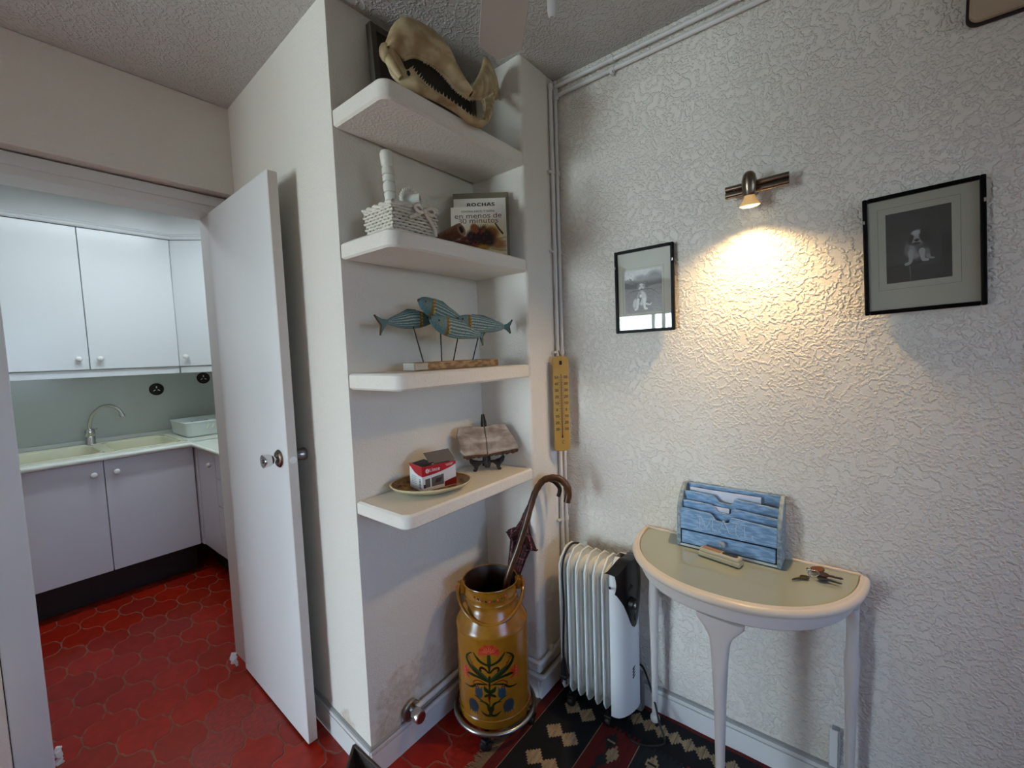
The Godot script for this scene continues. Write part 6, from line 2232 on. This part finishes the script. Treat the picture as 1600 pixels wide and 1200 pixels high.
func wall_things() -> void:
	mat("mount_board", Color(0.66, 0.655, 0.59), 0.7)
	mat("mount_line", Color(0.40, 0.39, 0.35), 0.8)
	var g := mat("picture_glass", Color(1, 1, 1, 0.008), 0.02)
	g.transparency = BaseMaterial3D.TRANSPARENCY_ALPHA
	picture(0, V(1.545, 1.607, -0.611), 0.217, 0.300, 0.010, "smaller black-framed photograph of a seated dog with a stick, left of the wall lamp")
	picture(1, V(1.545, 1.6235, 0.118), 0.229, 0.308, 0.038, "black-framed photograph of a spotted puppy on a ledge, right of the wall lamp")
	# spot lamp
	var l := thing("wall_lamp", "brushed nickel wall spot lamp with a lit bulb between the two dog photographs", "lamp", V(1.555, 1.84, -0.255))
	var mb := MB.new()
	for dy in [-0.0095, 0.0095]:
		mb.tube([V(1.508, 1.866 + dy, -0.333), V(1.508, 1.869 + dy, -0.166)], 0.0092, 14)
	part(l, "twin_bar", mb, M.nickel)
	mb = MB.new()
	mb.rbox(V(1.538, 1.868, -0.270), V(0.044, 0.026, 0.04), 0.006)
	part(l, "wall_bracket", mb, M.nickel)
	var tilt := Basis(Vector3.BACK, 0.14)
	var at := Transform3D(tilt, V(1.484, 1.838, -0.263))
	mb = MB.new()
	mb.lathe([Vector2(0.0155, 0.0), Vector2(0.0185, 0.008), Vector2(0.0205, 0.025), Vector2(0.020, 0.042), Vector2(0.0165, 0.058), Vector2(0.010, 0.066), Vector2(0.0, 0.069)], 24, at)
	part(l, "lamp_holder", mb, M.nickel)
	mb = MB.new()
	mb.lathe([Vector2(0.0135, 0.002), Vector2(0.016, -0.008), Vector2(0.022, -0.018), Vector2(0.0275, -0.026), Vector2(0.0275, -0.029)], 26, at)
	var rf := mat("bulb_body", Color(0.85, 0.78, 0.62), 0.3)
	rf.emission_enabled = true
	rf.emission = Color(1.0, 0.72, 0.30)
	rf.emission_energy_multiplier = 0.35
	part(l, "bulb_body", mb, rf)
	mb = MB.new()
	mb.lathe([Vector2(0.0272, -0.0285), Vector2(0.021, -0.0325), Vector2(0.010, -0.0345), Vector2(0.0, -0.035)], 26, at)
	var gl := mat("bulb_glow", Color(1, 0.95, 0.85), 0.4)
	gl.emission_enabled = true
	gl.emission = Color(1.0, 0.86, 0.58)
	gl.emission_energy_multiplier = 3.0
	part(l, "bulb_face", mb, gl)
	var sp := SpotLight3D.new()
	sp.name = "wall_lamp_light"
	sp.light_color = Color(1.0, 0.83, 0.58)
	sp.light_energy = LAMP
	sp.light_size = 0.02
	sp.spot_range = 8.0
	sp.spot_attenuation = 2.0
	sp.spot_angle = 78.0
	sp.spot_angle_attenuation = 1.0
	sp.shadow_enabled = true
	add_child(sp)
	var pos := at * V(0, -0.042, 0)
	sp.look_at_from_position(pos, pos + V(-0.30, -1.0, 0.0), Vector3.BACK)
	# thermometer across the corner
	mat("thermo_wood", Color(0.67, 0.53, 0.20), 0.5)
	mat("thermo_ink", Color(0.16, 0.12, 0.06), 0.6)
	mat("thermo_tube", Color(0.36, 0.24, 0.14), 0.15)
	var t := thing("thermometer", "yellow wooden wall thermometer with black scales hanging on the corner pipes", "thermometer", V(1.49, 0.985, -0.944))
	var F := facing(V(-0.62, 0, 0.78), V(1.487, 1.186, -0.940))
	mb = MB.new()
	var o := PackedVector2Array()
	for i in 9:
		var a := PI * i / 8
		o.push_back(Vector2(cos(a) * 0.033, 0.182 + sin(a) * 0.012))
	for i in 9:
		var a := PI + PI * i / 8
		o.push_back(Vector2(cos(a) * 0.033, -0.184 + sin(a) * 0.008))
	mb.prism(o, 0.008, 0.0018, F)
	part(t, "board", mb, M.thermo_wood)
	mb = MB.new()
	mb.tube([F * V(0, -0.128, 0.010), F * V(0, 0.12, 0.010)], 0.0018, 8)
	mb.tube([F * V(0, -0.137, 0.010), F * V(0, -0.126, 0.010)], 0.0032, 8)
	part(t, "glass_tube", mb, M.thermo_tube)
	mb = MB.new()
	mb.rbox(F * V(0, 0.166, 0.0092), V(0.010, 0.016, 0.003), 0.002, F.basis)
	mb.tube([F * V(0, 0.190, 0.004), F * V(0, 0.215, -0.010)], 0.0018, 6)
	part(t, "hanger", mb, M.brown_edge)
	mb = MB.new()
	for i in 21:
		var y := 0.108 - i * 0.0105
		for s in [-1.0, 1.0]:
			mb.rbox(F * V(s * 0.008, y, 0.0084), V(0.007 if i % 2 == 0 else 0.004, 0.0012, 0.001), 0.0003, F.basis)
	part(t, "scale_marks", mb, M.thermo_ink)
	var nums := ["50", "40", "30", "20", "10", "0", "10", "20", "30"]
	for i in 9:
		for s in [-1.0, 1.0]:
			lettering(t, nums[i], F * Transform3D(Basis.IDENTITY, V(s * 0.0195, 0.108 - i * 0.0262, 0.0082)), 0.011, M.thermo_ink, "Droid Sans", true)
	lettering(t, "C", F * Transform3D(Basis.IDENTITY, V(0.003, -0.155, 0.0082)), 0.014, M.thermo_ink, "Droid Serif", false)
	# beige cover high on the wall
	var u := thing("wall_unit", "beige plastic wall unit with dark outline and slot, cropped at the top right corner", "wall unit", V(1.55, 2.128, 0.44))
	mb = MB.new()
	var ff := facing(V(-1, 0, 0), V(1.556, 2.285, 0.438))
	mb.prism(rrect(0.508, 0.314, 0.022, 6), 0.012, 0.002, ff)
	part(u, "back_plate", mb, M.brown_edge)
	mb = MB.new()
	mb.prism(rrect(0.500, 0.306, 0.020, 6), 0.018, 0.003, ff * Transform3D(Basis.IDENTITY, V(0, 0, 0.011)))
	part(u, "cover", mb, M.beige_plastic)
	mb = MB.new()
	mb.prism(poly([-0.186, -0.120, -0.178, -0.122, -0.05, -0.122, 0.12, -0.122, 0.178, -0.120, 0.12, -0.098, 0.0, -0.090, -0.10, -0.096, -0.15, -0.105]), 0.003, 0.0008, ff * Transform3D(Basis.IDENTITY, V(0, 0, 0.0275)))
	part(u, "dark_slot", mb, M.black_rubber)
	# cable trunking above the skirting
	var c := thing("cable_trunking", "short white upright cable trunking rising from the skirting right of the table", "trunking", V(1.55, 0.115, -0.04))
	mb = MB.new()
	mb.rbox(V(1.552, 0.172, -0.041), V(0.014, 0.124, 0.022), 0.002)
	part(c, "channel", mb, M.white_paint)
	mb = MB.new()
	mb.rbox(V(1.551, 0.171, -0.0275), V(0.016, 0.122, 0.004), 0.001)
	mb.rbox(V(1.550, 0.2345, -0.036), V(0.018, 0.004, 0.018), 0.001)
	part(c, "edge", mb, M.trim_grey)
	# ceiling fan above the camera with its pull cord
	mat("fan_white", Color(0.74, 0.70, 0.665), 0.5)
	var hub := V(0.60, 2.33, -0.40)
	var fn := thing("ceiling_fan", "off-white ceiling fan, one blade reaching into the top of the view", "ceiling fan", hub + V(0, 0.15, 0))
	mb = MB.new()
	mb.lathe([Vector2(0.0, 0.15), Vector2(0.07, 0.15), Vector2(0.07, 0.12), Vector2(0.03, 0.10), Vector2(0.03, 0.05), Vector2(0.10, 0.04), Vector2(0.115, 0.0), Vector2(0.10, -0.05), Vector2(0.06, -0.07), Vector2(0.0, -0.075)], 32, Transform3D(Basis.IDENTITY, hub))
	part(fn, "motor", mb, M.fan_white)
	var d0 := V(0.715, 0, -0.699).normalized()
	for k in 4:
		var d := d0.rotated(Vector3.UP, k * PI / 2)
		var sd := Vector3.UP.cross(d) * -1.0
		mb = MB.new()
		var bt := Transform3D(Basis(d, sd, d.cross(sd)), hub + V(0, -0.03, 0))
		mb.prism(poly([0.15, -0.045, 0.20, -0.058, 0.612, -0.062, 0.632, -0.060, 0.645, -0.050, 0.690, 0.0, 0.640, 0.066, 0.20, 0.058, 0.15, 0.045]), 0.006, 0.001, bt)
		var bld := part(fn, "blade", mb, M.fan_white)
		mb = MB.new()
		mb.bar(bt * V(0.09, 0, 0.006), bt * V(0.22, 0, 0.008), 0.03, 0.004, 0.001)
		part(bld, "blade_bracket", mb, M.steel)
	mb = MB.new()
	mb.tube([V(0.60, 2.26, -0.377), V(0.60, 1.965, -0.377)], 0.0012, 6)
	part(fn, "pull_cord", mb, M.white_plastic)
	mb = MB.new()
	mb.lathe([Vector2(0.0, 0.062), Vector2(0.003, 0.060), Vector2(0.004, 0.045), Vector2(0.0065, 0.028), Vector2(0.0066, 0.010), Vector2(0.0052, 0.002), Vector2(0.003, 0.0), Vector2(0.0, 0.003)], 16, Transform3D(Basis.IDENTITY, V(0.60, 1.908, -0.377)))
	part(fn, "pull_knob", mb, M.white_plastic)

# ---------------------------------------------------------------- rug and bag
func rug() -> void:
	var X0 := 0.72
	var X1 := 1.548
	var Z0 := -0.972
	var Z1 := 0.60
	var W := 828
	var H := 1572
	var im := Image.create(W, H, false, Image.FORMAT_RGB8)
	var navy := Color(0.035, 0.045, 0.065)
	var cream := Color(0.60, 0.52, 0.40)
	var red := Color(0.36, 0.05, 0.05)
	var slate := Color(0.10, 0.125, 0.13)
	im.fill(navy)
	var box := func(x0: float, z0: float, x1: float, z1: float, c: Color) -> void:
		im.fill_rect(Rect2i(int(round((x0 - X0) * 1000)), int(round((z0 - Z0) * 1000)), int(round((x1 - x0) * 1000)), int(round((z1 - z0) * 1000))), c)
	var diamond := func(cx: float, cz: float, rx: float, rz: float, n: int, c: Color) -> void:
		for i in range(-n, n + 1):
			var f := float(n + 1 - absi(i)) / (n + 1)
			var s := rz / (n + 0.5)
			box.call(cx - rx * f, cz + (i - 0.5) * s, cx + rx * f, cz + (i + 0.5) * s, c)
	# borders
	box.call(X0, Z0, X1, -0.932, red)
	box.call(X0, -0.9325, X1, -0.930, cream)
	box.call(1.531, Z0, X1, Z1, red)
	box.call(X0, Z1 - 0.04, X1, Z1, red)
	# stepped diamonds in the dark end band
	for i in 9:
		for z in [-0.853, -0.790]:
			diamond.call(1.374 - i * 0.129, z, 0.036, 0.034, 4, cream)
	# diamonds along the wall side
	for i in 26:
		diamond.call(1.470, -0.632 + i * 0.047, 0.032, 0.025, 3, cream)
	# coloured fields with combed edges
	var fields := [red, slate, red.lightened(0.06), navy.lightened(0.04), red, slate, red, navy]
	for k in 8:
		var za := -0.726 + k * 0.147
		var zb := za + 0.147
		if zb > Z1 - 0.05:
			break
		box.call(X0, za, 1.378, zb, fields[k])
		box.call(X0, za - 0.002, 1.378, za + 0.0015, cream)
		for i in 8:
			box.call(1.378, za + 0.008 + i * 0.018, 1.392, za + 0.017 + i * 0.018, fields[k])
		for i in 8:
			var cx := 1.325 - i * 0.145
			diamond.call(cx, za + 0.060, 0.040, 0.020, 2, slate if k % 2 == 0 else cream)
			diamond.call(cx - 0.045, za + 0.085, 0.040, 0.020, 2, cream if k % 2 == 0 else red)
			diamond.call(cx - 0.085, za + 0.062, 0.036, 0.018, 2, slate if k % 2 == 0 else navy)
			box.call(cx - 0.004, za + 0.045, cx + 0.004, za + 0.075, cream if k % 2 == 0 else slate)
	# uneven dye, thread by thread
	var nz := noise(0.02, 151, FastNoiseLite.TYPE_SIMPLEX_SMOOTH, 3)
	for y in range(0, H, 2):
		for x in range(0, W, 2):
			var s := 1.0 + 0.22 * nz.get_noise_2d(x * 0.6, y * 3.0) + rng.randf_range(-0.08, 0.08)
			for d in [[0, 0], [1, 0], [0, 1], [1, 1]]:
				if x + d[0] < W and y + d[1] < H:
					var c := im.get_pixel(x + d[0], y + d[1])
					im.set_pixel(x + d[0], y + d[1], Color(c.r * s, c.g * s, c.b * s))
	var m := mat("kilim", Color.WHITE, 0.95)
	m.albedo_texture = tex(im)
	# weave relief
	var wv := Image.create(64, 64, false, Image.FORMAT_L8)
	for y in 64:
		for x in 64:
			wv.set_pixel(x, y, Color.from_hsv(0, 0, 0.5 + 0.5 * sin(x * TAU / 8.0 + (PI if (y / 4) % 2 else 0.0)) * sin(y * TAU / 8.0)))
	var r := thing("kilim_rug", "red and navy kilim rug with cream stepped diamonds and a fringed end", "rug", V((X0 + X1) / 2, 0, (Z0 + Z1) / 2))
	var mb := MB.new()
	var nx := 48
	var nzz := 60
	var P := []
	for j in nzz + 1:
		var row := []
		for i in nx + 1:
			var x := lerpf(X0, X1, float(i) / nx)
			var z := lerpf(Z0, Z1, float(j) / nzz)
			row.push_back(V(x, 0.0095 + 0.0015 * nz.get_noise_2d(x * 400, z * 400), z))
		P.push_back(row)
	mb.grid(P, -1.0)
	var edge := []
	for q in 2:
		var row := []
		for i in nx + 1:
			row.push_back(P[0][i] + V(0, -0.008 * q, 0))
		edge.push_back(row)
	mb.grid(edge, 1.0)
	mb.v.size()
	part(r, "woven_field", mb, m)
	mat("fringe_cream", Color(0.52, 0.42, 0.32), 0.9)
	mb = MB.new()
	for i in 620:
		var x := X0 + (X1 - X0) * (i + rng.randf()) / 620.0
		var a := V(x, 0.008, Z0 + 0.002)
		var l := rng.randf_range(0.030, 0.056)
		var sd := rng.randf_range(-0.02, 0.02)
		mb.tube([a, a + V(sd * 0.4, 0.001, -l * 0.5), a + V(sd, -0.003, -l)], 0.0014, 4)
	var fr := part(r, "fringe", mb, M.fringe_cream)
	fr.set_meta("kind", "stuff")
	mb = MB.new()
	mb.rbox(V((X0 + X1) / 2, 0.0055, Z0 - 0.006), V(X1 - X0, 0.006, 0.018), 0.002)
	part(r, "fringe_knots", mb, M.fringe_cream)

func tote_bag() -> void:
	var lt := mat("bag_leather", Color.WHITE, 0.6)
	mottle(lt, 0.04, 161, Color(0.17, 0.125, 0.105), Color(0.26, 0.20, 0.17), Vector3(6, 6, 6))
	var wv := Image.create(64, 64, false, Image.FORMAT_RGB8)
	for y in 64:
		for x in 64:
			var a := (x / 8 + y / 8) % 2
			var e := 0.5 + 0.5 * sin((x % 8) / 8.0 * PI) * sin((y % 8) / 8.0 * PI)
			wv.set_pixel(x, y, Color(0.42, 0.40, 0.38).lerp(Color(0.16, 0.14, 0.13), 1.0 - e * (0.95 if a else 0.7)))
	var wm := mat("bag_weave", Color.WHITE, 0.8)
	wm.albedo_texture = tex(wv)
	wm.uv1_triplanar = true
	wm.uv1_scale = Vector3(28, 28, 28)
	var b := thing("tote_bag", "open woven grey bag with dark brown leather trim at the bottom edge", "bag", V(0.5, 0.0, -1.0))
	var c := V(0.632, 0.0, -1.155)
	# rim outline in plan, starting at the far right corner
	var top := [c, V(0.655, 0, -1.02), V(0.66, 0, -0.86), V(0.50, 0, -0.80), V(0.36, 0, -0.84), V(0.37, 0, -0.98), V(0.42, 0, -1.10), V(0.575, 0, -1.118), c]
	var ys := [0.252, 0.212, 0.20, 0.20, 0.20, 0.20, 0.205, 0.218, 0.252]
	var ins := V(0.51, 0, -0.98)
	var G := []
	for l in [[0.0, 0.72], [0.6, 0.90], [0.74, 0.97], [1.0, 1.0], [1.0, 0.975], [0.74, 0.945], [0.60, 0.89], [0.04, 0.70]]:
		var row := []
		for i in 9:
			var p: Vector3 = ins.lerp(top[i], l[1])
			row.push_back(V(p.x, maxf(0.004, ys[i] * l[0]), p.z))
		G.push_back(row)
	var mb := MB.new()
	mb.grid([G[0], G[1], G[2]], 1.0)
	mb.grid([G[5], G[6], G[7]], 1.0)
	for g in [G[0], G[7]]:
		for i in 8:
			mb.tri(V(ins.x, g[0].y, ins.z), g[i], g[i + 1], Vector3.UP, Vector3.UP, Vector3.UP)
	part(b, "woven_body", mb, wm)
	mb = MB.new()
	mb.grid([G[2], G[3], G[4], G[5]], 1.0)
	part(b, "leather_band", mb, lt)
	mb = MB.new()
	mb.tube(G[3].map(func(p): return p + V(0, 0, 0)), 0.005, 6, false)
	part(b, "rim_piping", mb, lt)
	mb = MB.new()
	mb.tube(spline([V(0.60, 0.20, -1.115), V(0.54, 0.23, -1.06), V(0.47, 0.235, -1.0), V(0.40, 0.205, -0.95)], 6), 0.007, 8)
	part(b, "handle", mb, lt)
